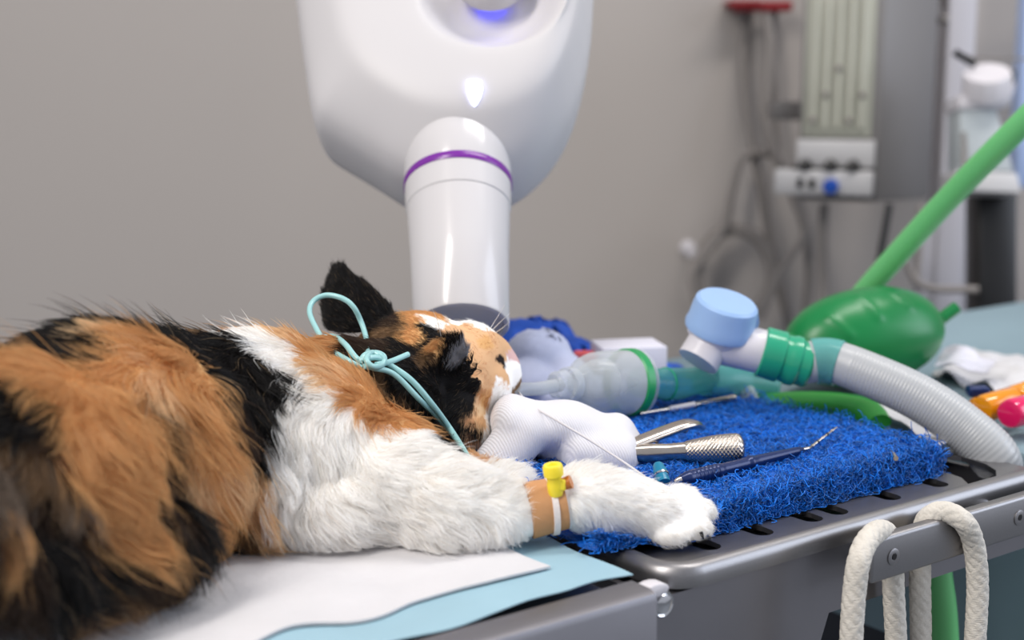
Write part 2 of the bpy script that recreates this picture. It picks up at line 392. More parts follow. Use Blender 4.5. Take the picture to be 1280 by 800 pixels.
# bolt and white bumper on the left corner
bp = hit(822, 752, tp(0, 0.004), T)
bo = lathe('bolt', [(0.0075, 0.0), (0.0075, 0.003), (0.0066, 0.0045), (0.0064, 0.0048), (0.0055, 0.0044), (0.0050, 0.0052), (0.0030, 0.0058), (0.0, 0.006)], bp, -T, M['chrome'], tub, 32)
wp = hit(805, 727, tp(0, 0.004), T)
bm_ = [(wp + S * (0.0085 * math.cos(a)) + Z * (0.0035 * math.sin(a) - 0.002)) for a in np.linspace(0, 2 * math.pi, 14, endpoint=False)]
prism('corner_bumper', [p - T * 0.010 for p in bm_], T * 0.009, M['white_plastic'], tub, 0.001)
# rail bar along the front
TB = -0.022
pl = hit(1090, 690, tp(0, TB), T) - tp(0, TB, 0); s_l = pl.dot(S)
ztop = (hit(1118, 668, tp(0, TB), T) - tp(0, TB, 0)).z; zbot = (hit(1118, 722, tp(0, TB), T) - tp(0, TB, 0)).z
cz = (ztop + zbot) / 2; hh = (ztop - zbot) / 2
rail = thing('rail_bar', tp(s_l + 0.2, TB, cz - hh), 'flat stainless accessory rail with a screw on the tub front', 'rail')
box('bar', tp(s_l + 0.30, TB + 0.004, cz), (0.30, 0.0042, hh), M['steel'], rail, TAX, 0.0022, 3)
for s in (0.018, 0.135):
    pc = tp(s_l + s, TB - 0.0002, cz)
    sc = lathe('screw', [(0.0048, 0.0), (0.0048, 0.0006), (0.0040, 0.0009), (0.0022, 0.0009), (0.0020, 0.0004), (0.0, 0.0004)], pc, -T, M['steel'], rail, 28)
    lathe('hex_socket', [(0.0019, 0.0), (0.0016, 0.0006), (0.0, 0.0006)], pc - T * 0.0004, -T, M['black'], sc, 6)
    tube('standoff', [tp(s_l + s, TB + 0.008, cz), tp(s_l + s, 0.0042, cz)], 0.005, M['chrome'], rail, 16)

# ropes over the rail
def braid(path, r, name, parent, label=None):
    P = smooth_path(path, 900); L_ = np.linalg.norm(np.diff(P, axis=0), axis=1).sum(); turns = L_ / (r * 2.6)
    def mod(i, a):
        x = i / 899 * turns * 2 * math.pi; A1, B1 = math.sin(3 * a + x), math.sin(3 * a - x)
        return 1 + 0.10 * (abs(A1) ** 0.6 if B1 > 0 else abs(B1) ** 0.6) - 0.05 * (abs(A1) < 0.25)
    return tube(name, P, r, M['rope'], parent, 36, True, mod)
RR = 0.0058
def rail_pt(s, t, z): return tp(s_l + s, TB + t, cz + z)
h_ = hh
fw = -0.0062; bk = 0.0148
p_ = lambda u, v, t: hit(u, v, tp(0, TB + t), T)
rope1 = braid([p_(1060, 900, fw), p_(1064, 800, fw), p_(1068, 740, fw), p_(1074, 700, fw), p_(1084, 676, 0.000), p_(1098, 664, 0.006), p_(1109, 668, bk), p_(1115, 690, bk), p_(1117, 740, bk), p_(1120, 800, bk), p_(1122, 900, bk)], RR, 'braided_rope', None)
tag(rope1, 'white braided cord looped over the end of the rail beside its screw', 'rope', 'cords hanging from the rail')
rope2 = braid([p_(1150, 900, bk), p_(1151, 800, bk), p_(1150, 720, bk), p_(1152, 672, bk), p_(1160, 648, 0.010), p_(1180, 640, 0.003), p_(1204, 652, fw), p_(1217, 680, fw), p_(1222, 730, fw), p_(1219, 800, fw), p_(1214, 900, fw)], RR, 'braided_rope', None)
tag(rope2, 'white braided cord in a wide arch over the rail, in front of the green hose', 'rope', 'cords hanging from the rail')
gh = smooth_path([at(1164, 676, 0.955), at(1172, 720, 0.955), at(1180, 800, 0.96), at(1184, 1000, 0.98), at(1178, 1300, 1.0)], 60)
tag(tube('hanging_hose', gh, 0.0098, M['hose_green'], None, 20), 'green hose hanging straight down behind the rail and cords', 'hose')

# ------------------------------------------------------------------ blue scrubber mat with fibres
bmt = thing('blue_mat', tp(0.12, 0.12, -0.005), 'bright blue tangled nylon mat on the slotted rack', 'mat')
MS0, MS1, MT0, MT1, MZ0, MZ1 = -0.012, 0.270, 0.045, 0.30, -0.0052, 0.0115
def mlift(s): return 0.0060 * min(1, max(0, (0.034 - s) / 0.018))     # the mat rides up over the rim
LEG_A, LEG_B = at(680, 634, 0.757), at(868, 650, 0.776)
def mcap(p, z):
    # the weight of the foreleg presses the mat flat
    ab = (LEG_B - LEG_A).xy; q = (p - LEG_A).xy; h = max(-0.1, min(1, q.dot(ab) / ab.length_squared)); d_ = (q - ab * h).length
    return min(z, 0.0022 + max(0.0, d_ - 0.013) * 0.9)
def matpt(s, t, z):
    k = noise.noise(Vector((s * 60, t * 60, z * 90))) * 0.004 + noise.noise(Vector((s * 180, t * 180, z * 200 + 5))) * 0.002
    return k
V = []; Fc = []; ns, nt_ = 150, 120
rows = [(0.0, 'b')]
for i in range(ns + 1):
    for j in range(nt_ + 1):
        s = MS0 + (MS1 - MS0) * i / ns; t = MT0 + (MT1 - MT0) * j / nt_; k = matpt(s, t, 1)
        e = min(i, ns - i, 3 * 1) / 3 if True else 1; e2 = min(j, nt_ - j, 3) / 3; e = min(e, e2)
        V.append(tp(s + matpt(t, 3, s), t + matpt(3, s, t), MZ0 + 0.004 + (MZ1 - MZ0 - 0.004) * (0.35 + 0.65 * e) + k + mlift(s)))
for p in V: p.z = TZ + mcap(p, p.z - TZ)
top = len(V)
rimi = [i * (nt_ + 1) for i in range(ns + 1)] + [ns * (nt_ + 1) + j for j in range(1, nt_ + 1)] + [i * (nt_ + 1) + nt_ for i in range(ns - 1, -1, -1)] + [j for j in range(nt_ - 1, 0, -1)]
for i in range(ns):
    for j in range(nt_): Fc.append((i * (nt_ + 1) + j, (i + 1) * (nt_ + 1) + j, (i + 1) * (nt_ + 1) + j + 1, i * (nt_ + 1) + j + 1))
for a in rimi: V.append(Vector((V[a].x, V[a].y, TZ + MZ0 + mlift(MS0 + (MS1 - MS0) * (a // (nt_ + 1)) / ns))))
m_ = len(rimi)
for k in range(m_): Fc.append((rimi[(k + 1) % m_], rimi[k], top + k, top + (k + 1) % m_))
Fc.append(tuple(top + k for k in range(m_)))
obj('mat_body', V, Fc, M['mat_blue'], bmt, True)
def hair_object(name, pts, radii, mat_, parent=None, colors=None):
    """pts (n, k, 3) strands, radii (k,)"""
    n, k = pts.shape[:2]
    cu = bpy.data.hair_curves.new(name); cu.add_curves([k] * n)
    cu.attributes['position'].data.foreach_set('vector', pts.astype(np.float32).ravel())
    ra = cu.attributes.get('radius') or cu.attributes.new('radius', 'FLOAT', 'POINT')
    rr = np.broadcast_to(radii, (n, k)) if radii.ndim == 1 else radii
    ra.data.foreach_set('value', np.ascontiguousarray(rr, dtype=np.float32).ravel())
    if colors is not None:
        ca = cu.attributes.new('coat', 'FLOAT_COLOR', 'CURVE')
        ca.data.foreach_set('color', np.ascontiguousarray(colors, dtype=np.float32).ravel())
    cu.materials.append(mat_)
    o = bpy.data.objects.new(name, cu); col.objects.link(o)
    if parent is not None: adopt(o, parent)
    return o
def fibres(n):
    out = np.zeros((n, 9, 3))
    for i in range(n):
        r = random.random(); nx, ny, nz = 0, 0, 1
        if r < 0.55: s, t, z = random.uniform(MS0, MS1), random.uniform(MT0, MT1), MZ1
        elif r < 0.85: s, t, z = random.uniform(MS0, MS1), MT0, random.uniform(MZ0, MZ1); ny, nz = -1, 0
        else: s, t, z = MS1, random.uniform(MT0, MT1), random.uniform(MZ0, MZ1); nx, nz = 1, 0
        p = np.array([s, t, z]); nrm = np.array([nx, ny, nz], float)
        d = rng.normal(size=3); d -= nrm * d.dot(nrm) * 0.7; d /= np.linalg.norm(d); c = rng.normal(size=3); st = random.uniform(0.0009, 0.0020)
        for k in range(9):
            q = p - nrm * 0 + nrm * (0.0012 + 0.0028 * math.sin(math.pi * k / 8) * random.uniform(0.5, 1.1))
            pp = tp(q[0], q[1], max(q[2], MZ0 + 0.0006) + mlift(q[0])); pp.z = TZ + mcap(pp, pp.z - TZ); out[i, k] = pp; p = p + d * st
            d = d + np.cross(c, d) * 0.28 + rng.normal(size=3) * 0.10; d -= nrm * d.dot(nrm) * 0.5; d /= np.linalg.norm(d)
    return out
def fibre_mat():
    m = mat('blue_nylon_fibre', (16, 98, 214), 0.35); nt = m.node_tree; nd = nt.nodes; at_ = nd.new('ShaderNodeAttribute'); at_.attribute_name = 'coat'
    nt.links.new(at_.outputs['Color'], nd['Principled BSDF'].inputs['Base Color']); return m
NF = 15000
fc = np.ones((NF, 4)); kk = rng.uniform(0.25, 1.25, NF)[:, None]; fc[:, :3] = np.array(lin(4, 112, 212)[:3])[None] * kk
ft = hair_object('fibres', fibres(NF), np.full(9, 0.00024), fibre_mat(), bmt, fc); ft['kind'] = 'stuff'
# ------------------------------------------------------------------ dental x-ray head
TILT = math.radians(30)
AX = (UP * math.cos(TILT) + FWD * math.sin(TILT) - RIGHT * 0.04).normalized()         # up along the cone
NX = (-FWD * math.cos(TILT) + UP * math.sin(TILT)); NX = (NX - AX * NX.dot(AX)).normalized()
XX = AX.cross(NX).normalized() * -1
if XX.x < 0: XX = -XX
OB = at(577, 409, 0.965)                                     # centre of the open cone end
xr = thing('dental_xray_head', OB, 'glossy white dental x-ray head with purple ring and cone aimed at the cat', 'x-ray machine')
LC = 0.114
lathe('cone', [(0.0288, 0.0), (0.0318, 0.0), (0.0325, 0.001), (0.0345, 0.055), (0.0368, 0.094), (0.0368, 0.0955), (0.0376, 0.0965), (0.0384, LC), (0.0300, LC), (0.0292, 0.03)], OB, AX, M['white_enamel'], xr, 64, True)
lathe('cone_lining', [(0.0286, 0.0028), (0.0286, 0.008), (0.0, 0.008), (0.0, 0.0030)], OB, AX, M['grey_inside'], xr, 48, True)
lathe('purple_ring', [(0.0300, LC), (0.0388, LC), (0.0392, LC + 0.0008), (0.0392, LC + 0.0054), (0.0388, LC + 0.0062), (0.0300, LC + 0.0062)], OB, AX, M['purple'], xr, 64, True)
lathe('collar', [(0.030, LC + 0.0062), (0.0385, LC + 0.0062), (0.0388, LC + 0.0075), (0.0384, LC + 0.026), (0.0372, LC + 0.05), (0.0350, LC + 0.070), (0.030, LC + 0.075)], OB, AX, M['white_enamel'], xr, 64, True)
OR = OB + AX * (LC + 0.002)
def xl(x, y, z): return OR + XX * x + NX * y + AX * z
def xloc(u, v, y):
    p = hit(u, v, OR + NX * y, NX) - OR; return p.dot(XX), p.dot(AX)
outl = [(640, 226), (668, 208), (692, 184), (710, 158), (723, 128), (733, 90), (739, 50), (742, 0), (742, -70), (730, -150), (700, -210), (640, -250), (570, -258), (490, -250), (420, -215), (378, -150), (366, -70), (370, 0), (376, 50), (383, 100), (389, 142), (396, 164), (430, 184), (470, 208), (497, 226), (530, 240), (600, 240)]
NR = 96
def resample(pts, c):
    """radial resample around c so rings line up"""
    pts = np.array(pts); dense = np.vstack([np.linspace(pts[i], pts[(i + 1) % len(pts)], 30, endpoint=False) for i in range(len(pts))])
    an = np.arctan2(dense[:, 1] - c[1], dense[:, 0] - c[0]); rd = np.hypot(dense[:, 0] - c[0], dense[:, 1] - c[1])
    o = np.argsort(an); A = np.linspace(-math.pi, math.pi, NR, endpoint=False)
    return A, np.interp(A, an[o], rd[o], period=2 * math.pi)
Cc = xloc(572, 10, 0.0)
A_, R_m = resample([xloc(u, v, -0.012) for u, v in outl], Cc)
ker = np.array([1, 2, 3, 2, 1]) / 9.0
def rsm(r, it):
    for _ in range(it): r = sum(k * np.roll(r, i - 2) for i, k in enumerate(ker))
    return r
R_s = rsm(R_m, 5)
rings = []
def ring(rad, y, cx=0.0, cz_=0.0): rings.append([xl(Cc[0] + cx + math.cos(a) * r, y if np.isscalar(y) else y[i], Cc[1] + cz_ + math.sin(a) * r) for i, (a, r) in enumerate(zip(A_, rad))])
ring(R_m * 0.55, -0.085); ring(R_m * 0.80, -0.082); ring(R_m * 0.93, -0.068); ring(R_m * 0.985, -0.045); ring(R_m * 1.0, -0.020); ring(R_m * 1.0, -0.006); ring(R_m * 0.985, 0.004)
ring(R_m * 0.955, 0.016); ring(R_s * 0.84, 0.037, 0.006); ring(R_s * 0.80, 0.042, 0.007); ring(R_s * 0.73, 0.047, 0.009);
dc = xloc(614, -14, 0.05); dx, dz = dc[0] - Cc[0], dc[1] - Cc[1]
one = np.ones(NR)
ring(one * 0.058, 0.0505, dx, dz); ring(one * 0.053, 0.0480, dx, dz); ring(one * 0.047, 0.042, dx, dz); ring(one * 0.040, 0.0345, dx, dz); ring(one * 0.031, 0.029, dx, dz); ring(one * 0.018, 0.027, dx, dz)
V = [p for r in rings for p in r]; nr = len(rings)
Fc = [(i * NR + j, i * NR + (j + 1) % NR, (i + 1) * NR + (j + 1) % NR, (i + 1) * NR + j) for i in range(nr - 1) for j in range(NR)] + [tuple(range(NR))[::-1], tuple((nr - 1) * NR + j for j in range(NR))]
hb = obj('housing', V, Fc, M['housing'], xr, True)
md = hb.modifiers.new('smooth', 'SUBSURF'); md.levels = 1; md.render_levels = 2
kc = xl(Cc[0] + dx, 0.026, Cc[1] + dz)
lathe('pivot_knob', [(0.012, 0.0), (0.012, 0.010), (0.0235, 0.012), (0.0255, 0.015), (0.0255, 0.026), (0.024, 0.029), (0.012, 0.031), (0.0, 0.0315)], kc + AX * 0.012, NX, M['white_enamel'], xr, 48)
tube('blue_glow_strip', [kc + AX * 0.012 + NX * 0.0065 + (XX * math.sin(a) - AX * math.cos(a)) * 0.0145 for a in np.linspace(-0.7, 0.7, 14)], 0.0018, M['led_blue'], xr, 10)
# shield shaped lamp, seated on the panel
bv = BVHTree.FromPolygons([tuple(v) for v in V], Fc)
sh = [(584, 102), (593, 101), (602, 103), (603, 112), (601, 121), (597, 129), (593, 133), (589, 129), (586, 121), (584, 112)]
hp = []
for u, v in sh:
    r = ray(u, v).normalized(); h = bv.ray_cast(CAM, r); hp.append(h[0] if h[0] else hit(u, v, xl(0, 0.05, 0), NX))
prism('status_lamp', [p - NX * 0.0015 for p in hp], NX * 0.0035, M['led'], xr)
tube('arm', smooth_path([xl(Cc[0], -0.06, Cc[1] + 0.06), xl(Cc[0], -0.11, Cc[1] + 0.12), at(572, -420, 1.35), at(590, -900, 1.6)], 40), 0.026, M['white_enamel'], xr, 28)

# ------------------------------------------------------------------ ribbed gauze roll under the chin
def P(u, v, d): return at(u, v, d)
TA = (S, T, Z)
balls = []
for i in range(20):
    k = i / 19; c = at(640 + 130 * k, 526 + 22 * k + 4 * math.sin(k * 9), 0.878 + 0.012 * k)
    balls.append((c, (0.014, 0.030, 0.0170 + 0.0005 * math.sin(k * 13)), (RIGHT, FWD, UP)))
for i in range(14):        # the fold that drops to the mat at the front
    k = i / 13; c = at(655 - 42 * k, 540 + 52 * k, 0.862 - 0.004 * k); balls.append((c, (0.016, 0.014, 0.014), (RIGHT, FWD, UP)))
for i in range(14):
    k = i / 13; c = at(690 + 95 * k, 560 - 2 * k, 0.885); balls.append((c, (0.010, 0.020, 0.012), (RIGHT, FWD, UP)))
for i in range(10):
    k = i / 9; balls.append((at(722 + 58 * k, 566 + 3 * k, 0.868), (0.010, 0.020, 0.0150), (RIGHT, FWD, UP)))
me = blob_mesh('gauze_roll', balls, 0.0022, 6)
gz = link('gauze_roll', me, M['gauze'])
tag(gz, 'folded ribbed white gauze cloth propped under the chin of the cat', 'gauze')

# ------------------------------------------------------------------ cloths and carton far behind the head
def crumple(name, balls, voxel, m, label, cat, seed=0, amp=0.006, fr=28):
    me = blob_mesh(name, balls, voxel, 5)
    for v in me.vertices:
        k = noise.noise(v.co * fr + Vector((seed, 0, 0))); k2 = 1 - abs(noise.noise(v.co * fr * 0.7 + Vector((0, seed, 3)))) * 2
        v.co += v.normal * (amp * (k + 0.5 * k2))
    return tag(link(name, me, m), label, cat)
CX = (RIGHT, FWD, UP)
crumple('crumpled_cloth', [(at(672, 452, 1.07), (0.026, 0.04, 0.022), CX), (at(705, 470, 1.06), (0.022, 0.04, 0.018), CX), (at(660, 478, 1.05), (0.026, 0.05, 0.016), CX), (at(700, 495, 1.05), (0.03, 0.05, 0.012), CX), (at(730, 490, 1.06), (0.03, 0.04, 0.010), CX)], 0.003, M['cloth_lav'], 'crumpled lavender white cloth on the mat behind the nose of the cat', 'cloth', 2)
crumple('blue_cloth', [(at(652, 432, 1.20), (0.028, 0.04, 0.020), CX), (at(685, 430, 1.22), (0.024, 0.03, 0.016), CX), (at(712, 440, 1.20), (0.022, 0.03, 0.012), CX), (at(740, 452, 1.20), (0.020, 0.03, 0.010), CX), (at(690, 462, 1.20), (0.07, 0.04, 0.014), CX), (at(810, 466, 1.20), (0.03, 0.03, 0.008), CX), (at(770, 475, 1.20), (0.05, 0.03, 0.010), CX)], 0.003, M['cloth_blue'], 'rumpled royal blue cloth showing behind the lavender cloth', 'cloth', 5, 0.009, 40)
tag(box('red_clip', at(735, 448, 1.13), (0.012, 0.006, 0.006), M['red'], None, WAX, 0.003), 'small coral red clip lying between the blue cloth and carton', 'clip')
ct = at(785, 455, 1.13)
tag(box('small_carton', ct, (0.026, 0.02, 0.017), M['carton'], None, (Vector((0.98, 0.2, 0)), Vector((-0.2, 0.98, 0)), Z), 0.001), 'plain white carton behind the green-ringed clear mask', 'box')

# ------------------------------------------------------------------ airway: tube in the mouth, bell mask, clear connector
aw = thing('airway_filter', at(745, 510, 0.98), 'clear bell-shaped breathing filter with green ring joined to the mouth tube', 'filter')
pm = at(646, 487, 0.912); p1 = at(700, 481, 0.945); p2 = at(786, 478, 0.985)
tube('mouth_tube', smooth_path([at(636, 490, 0.905), pm, at(672, 486, 0.925), p1], 24), 0.0045, M['milky'], aw, 16)
ax = (p2 - p1).normalized(); Lb = (p2 - p1).length
lathe('bell', [(0.007, -0.006), (0.009, -0.004), (0.0095, 0.004), (0.0115, 0.005), (0.0120, 0.010), (0.0105, 0.013), (0.0135, 0.016), (0.0185, 0.022), (0.0212, 0.030), (0.0222, 0.040), (0.0225, Lb - 0.004)], p1, ax, M['milky'], aw, 48)
lathe('inner_bell', [(0.007, 0.012), (0.013, 0.022), (0.0165, 0.032), (0.017, 0.040)], p1, ax, M['milky'], aw, 40)
lathe('green_ring', [(0.0222, Lb - 0.004), (0.0236, Lb - 0.003), (0.0238, Lb + 0.003), (0.0224, Lb + 0.004)], p1, ax, M['ring_green'], aw, 48, True)
lathe('back_flange', [(0.0225, Lb + 0.004), (0.0230, Lb + 0.007), (0.0180, Lb + 0.0085), (0.0, Lb + 0.009)], p1, ax, M['milky'], aw, 48)
tube('coupling', smooth_path([p1 + ax * (Lb + 0.008), at(840, 480, 1.01), at(882, 474, 1.03)], 20), [0.0105, 0.0105, 0.0115, 0.0115, 0.0100, 0.0100], M['teal_clear'], aw, 28)
for u, v, d in ((832, 480, 1.005),): lathe('coupling_ring', [(0.0112, -0.001), (0.0120, -0.0006), (0.0120, 0.0006), (0.0112, 0.001)], at(u, v, d), ax, M['sea_green'], aw, 32, True)

# ------------------------------------------------------------------ breathing valve with blue cap, hose, bag
vl = thing('pressure_valve', at(905, 470, 1.0), 'white angled breathing valve with light blue round cap', 'valve')
dv = 1.0
ca = (UP * 0.86 - FWD * 0.42 + RIGHT * 0.20).normalized()
cb = at(900, 408, dv)
lathe('blue_cap', [(0.0215, -0.004), (0.0245, -0.003), (0.0250, 0.0), (0.0238, 0.004), (0.0230, 0.014), (0.0222, 0.0185), (0.0200, 0.0205), (0.0, 0.0215)], cb, ca, M['cap_blue'], vl, 48)
lathe('valve_skirt', [(0.012, -0.020), (0.0165, -0.015), (0.0215, -0.008), (0.0225, -0.004), (0.015, -0.002)], cb, ca, M['white_plastic'], vl, 48)
prism('cap_notch', [cb + ca * h + RIGHT * x - FWD * 0.0 + (RIGHT * 0.0225) for x, h in ((0, -0.003), (0.0035, -0.003), (0.0035, 0.003), (0.0, 0.012))], -FWD * 0.005, M['cap_blue'], vl)
bdir = (RIGHT * 0.93 - UP * 0.27 - FWD * 0.05).normalized()
tube('body', [at(884, 424, dv), at(958, 441, dv)], [0.0155, 0.0160, 0.0158], M['white_plastic'], vl, 36)
tube('outlet_stub', [at(893, 418, dv), at(872, 452, dv - 0.005)], [0.0150, 0.0155, 0.0158, 0.0150], M['white_plastic'], vl, 36)
g0 = at(951, 439, dv)
lathe('green_socket', [(0.0165, 0.0), (0.0180, 0.001), (0.0183, 0.014), (0.0180, 0.0148), (0.0166, 0.0155), (0.0170, 0.020), (0.0180, 0.022), (0.0178, 0.026), (0.0160, 0.028), (0.0163, 0.034), (0.0150, 0.036)], g0, bdir, M['sea_green'], vl, 44)
# clear elbow below the valve
el = thing('clear_elbow', at(915, 500, 1.06), 'clear teal plastic elbow below the white valve', 'connector')
tube('elbow_body', smooth_path([at(882, 474, 1.032), at(905, 476, 1.05), at(950, 482, 1.075), at(962, 484, 1.08)], 24), [0.012, 0.0135, 0.0150, 0.0150, 0.0140], M['teal_clear'], el, 28)
tube('elbow_branch', smooth_path([at(925, 482, 1.055), at(932, 500, 1.05), at(936, 514, 1.045)], 16), [0.009, 0.0095, 0.010], M['milky'], el, 24)
# corrugated hose
hp_ = smooth_path([g0 + bdir * 0.030, at(1040, 452, 0.995), at(1095, 472, 0.982), at(1150, 498, 0.970), at(1200, 531, 0.960), at(1243, 572, 0.954), tp(0.3535, 0.060, -0.030), tp(0.3535, 0.085, -0.052), tp(0.3535, 0.14, -0.058), tp(0.3535, 0.30, -0.058)], 720)
tube('teal_cuff', hp_[14:44], 0.0163, M['teal_clear'], vl, 36)
hs = tube('corrugated_hose', hp_, [0.0148, 0.0158, 0.0168, 0.0172, 0.0175, 0.0175], M['hose_white'], None, 36, True, lambda i, a: 1.0 + (0.012 * math.sin(i * 1.57) if i > 60 else 0.0))
tag(hs, 'thick translucent white corrugated breathing hose curving over the tub', 'hose')
# bag
bg_ = thing('reservoir_bag', at(1080, 470, 1.12), 'inflated dark green rubber breathing bag with short tail', 'breathing bag')
b0 = at(984, 438, 1.14); b1 = at(1172, 406, 1.19); bax = (b1 - b0).normalized(); LB = (b1 - b0).length
prof = []
for i in range(72):
    k = 0.5 - 0.5 * math.cos(math.pi * i / 71); r = 0.0400 * (max(0.0, 1 - abs(2 * k - 1) ** 2.3) ** 0.5) * (1.0 + 0.05 * (k - 0.5)); prof.append((max(r, 0.0004), k * LB))
def bagfn(k, t): return 1 + 0.012 * math.sin(3 * t + 4 * k) + 0.02 * noise.noise(Vector((math.cos(t) * 2, math.sin(t) * 2, k * 5)))
bag_o = lathe('bladder', prof, b0, bax, M['bag_green'], bg_, 110, fn=bagfn, sharp=None)
bb = BVHTree.FromPolygons([tuple(v.co) for v in bag_o.data.vertices], [tuple(p.vertices) for p in bag_o.data.polygons])
for pts in (((1074, 371), (1098, 396)), ((1036, 396), (1063, 419)), ((1116, 366), (1138, 384))):     # raised creases in the rubber
    q = [bb.ray_cast(CAM, ray(*p).normalized())[0] for p in pts]
    if None in q: continue
    ab = q[1] - q[0]
    for v in bag_o.data.vertices:
        h = max(0, min(1, (v.co - q[0]).dot(ab) / ab.length_squared)); dd = (v.co - q[0] - ab * h).length
        v.co += v.normal * (0.0016 * math.exp(-(dd / 0.0032) ** 2))
tube('neck', smooth_path([b0 + bax * 0.006, at(972, 452, 1.125), at(958, 476, 1.10)], 16), [0.0145, 0.0120, 0.0115], M['bag_green'], bg_, 28)
tube('tail', [b1 - bax * 0.006, at(1196, 384, 1.19)], [0.0052, 0.0042, 0.0052], M['bag_green'], bg_, 16)
# light green tube coming down from the machine to the bag
gt = smooth_path([at(1800, -160, 1.75), at(1640, -130, 1.35), at(1520, -70, 1.12), at(1420, 12, 1.06), at(1280, 152, 1.10), at(1180, 254, 1.16), at(1085, 360, 1.22), at(1060, 395, 1.235), at(1050, 440, 1.23)], 80)
tag(tube('green_gas_tube', gt, 0.0098, M['hose_green'], None, 24), 'light green gas tube slanting down from the upper right behind the bag', 'tube')
# flattened green tube lying behind the mat
gl = smooth_path([at(918, 511, 1.06), at(950, 508, 1.06), at(1000, 506, 1.055), at(1050, 508, 1.045), at(1082, 514, 1.03), at(1100, 528, 1.01)], 50)
tag(tube('green_flat_tube', gl, [0.0115, 0.0125, 0.013, 0.013, 0.012, 0.008], M['hose_green_dk'], None, 24, flat=(0.75, 1.1)), 'translucent green tube lying along the back of the blue mat', 'tube')

# ------------------------------------------------------------------ instruments on the mat
def on_mat(u, v, z=0.0): return hz(u, v, MZ1 + z)
fz = 0.010
fcp = thing('extraction_forceps', on_mat(860, 570), 'steel dental forceps with a knurled handle on the blue mat', 'forceps')
h0 = on_mat(772, 568, fz); h1 = on_mat(856, 564, fz); h2 = on_mat(931, 560, fz + 0.002)
tube('shank', smooth_path([h0, (h0 + h1) / 2, h1], 20), [0.0046, 0.0052, 0.0056, 0.0050, 0.0056], M['tool_steel'], fcp, 20)
LK = (h2 - h1).length; kp = []
for i in range(90):
    k = i / 89; r = 0.0058 + 0.0032 * math.sin(min(1, k * 1.25) * math.pi / 2)
    if k > 0.86: r *= math.sqrt(max(0.0, 1 - ((k - 0.86) / 0.14) ** 2)) * 0.98 + 0.02
    kp.append((r, k * LK))
def knurl(k, t): return 1 + (0.055 * (abs(math.sin(9 * t + 48 * k)) + abs(math.sin(9 * t - 48 * k)) - 1) if 0.03 < k < 0.96 else 0)
lathe('knurled_handle', kp, h1, (h2 - h1), M['tool_steel'], fcp, 120, fn=knurl, sharp=None)
q0 = on_mat(772, 563, 0.012); q1 = on_mat(830, 540, 0.018); q2 = on_mat(862, 530, 0.020); q3 = on_mat(874, 534, 0.014); q4 = on_mat(866, 545, 0.008)
tube('upper_handle', smooth_path([q0, q1, q2, q3], 40), [0.0055, 0.0060, 0.0062, 0.0060, 0.0045], M['tool_steel'], fcp, 20, flat=(0.55, 1.0))
tube('spring', smooth_path([on_mat(820, 560, 0.012), on_mat(823, 550, 0.014), on_mat(836, 540, 0.016), on_mat(856, 536, 0.016)], 20), 0.0011, M['tool_steel'], fcp, 10)
lathe('rivet', [(0.0024, 0), (0.0024, 0.0008), (0.0012, 0.0016), (0, 0.0018)], on_mat(856, 537, 0.0125), (-FWD + UP * 0.2), M['tool_steel'], fcp, 16)
lathe('rivet', [(0.0016, 0), (0.0016, 0.0010), (0, 0.0014)], on_mat(814, 560, 0.013), Z, M['tool_steel'], fcp, 12)

pr = thing('dental_probe', on_mat(930, 578), 'navy-handled dental probe lying on the mat in front of the forceps', 'dental probe')
e0 = on_mat(850, 600, 0.006); e1 = on_mat(1003, 562, 0.006)
def along(k): return e0.lerp(e1, k)
P_ = [along(x) for x in np.linspace(0, 1, 160)]
rad = np.interp(np.linspace(0, 1, 160), [0, .03, .06, .30, .33, .52, .55, .60, .95, 1.0], [.0024, .0034, .0042, .0042, .0036, .0036, .0044, .0036, .0026, .0015])
tube('handle', P_, list(rad), M['navy'], pr, 24, mod=lambda i, a: 1 + (0.05 * math.sin(i * 1.3) if 14 < i < 46 else 0))
tube('tip', [along(-0.045), along(-0.02), along(0.004)], [0.0006, 0.0018, 0.0022], M['tool_steel'], pr, 14)
tube('rear_tip', smooth_path([along(1.0), along(1.06), on_mat(1016, 557, 0.006), on_mat(1030, 546, 0.009), on_mat(1046, 534, 0.012)], 40), [0.0012, 0.0009, 0.0007, 0.0005], M['tool_steel'], pr, 10)
for i in range(5):
    c = on_mat(1016 + 6 * i, 557 - 4.6 * i, 0.006 + 0.0012 * i); lathe('graduation', [(0.0008, -0.0010), (0.0011, -0.0006), (0.0011, 0.0006), (0.0008, 0.001)], c, on_mat(1046, 534, 0.012) - on_mat(1016, 557, 0.006), M['black'] if i % 2 else M['tool_steel'], pr, 12)
vd = thing('teal_needle_cap', on_mat(826, 600), 'small teal cap with a silver ring beside the white paw', 'cap')
c0_ = on_mat(830, 604, 0.004); c1_ = on_mat(822, 580, 0.012); cax = (c1_ - c0_)
lathe('cap_body', [(0.0040, 0.0), (0.0042, 0.009), (0.0035, 0.011), (0.0034, 0.013), (0.0026, 0.0145), (0.0, 0.015)], c0_, cax, M['teal_solid'], vd, 24)
lathe('silver_ring', [(0.0042, 0.005), (0.0046, 0.0053), (0.0046, 0.0064), (0.0042, 0.0067)], c0_, cax, M['chrome'], vd, 28, True)
sp = thing('thin_explorer', on_mat(860, 508), 'thin steel explorer with a pale grip lying behind the forceps', 'dental tool')
tube('shaft', [on_mat(800, 517, 0.006), on_mat(918, 497, 0.006)], [0.0010, 0.0014, 0.0020, 0.0024, 0.0024], M['tool_steel'], sp, 14)
tube('pale_grip', [on_mat(836, 511, 0.006), on_mat(868, 505.5, 0.006)], [0.0018, 0.0032, 0.0034, 0.0032, 0.0020], M['white_plastic'], sp, 18)
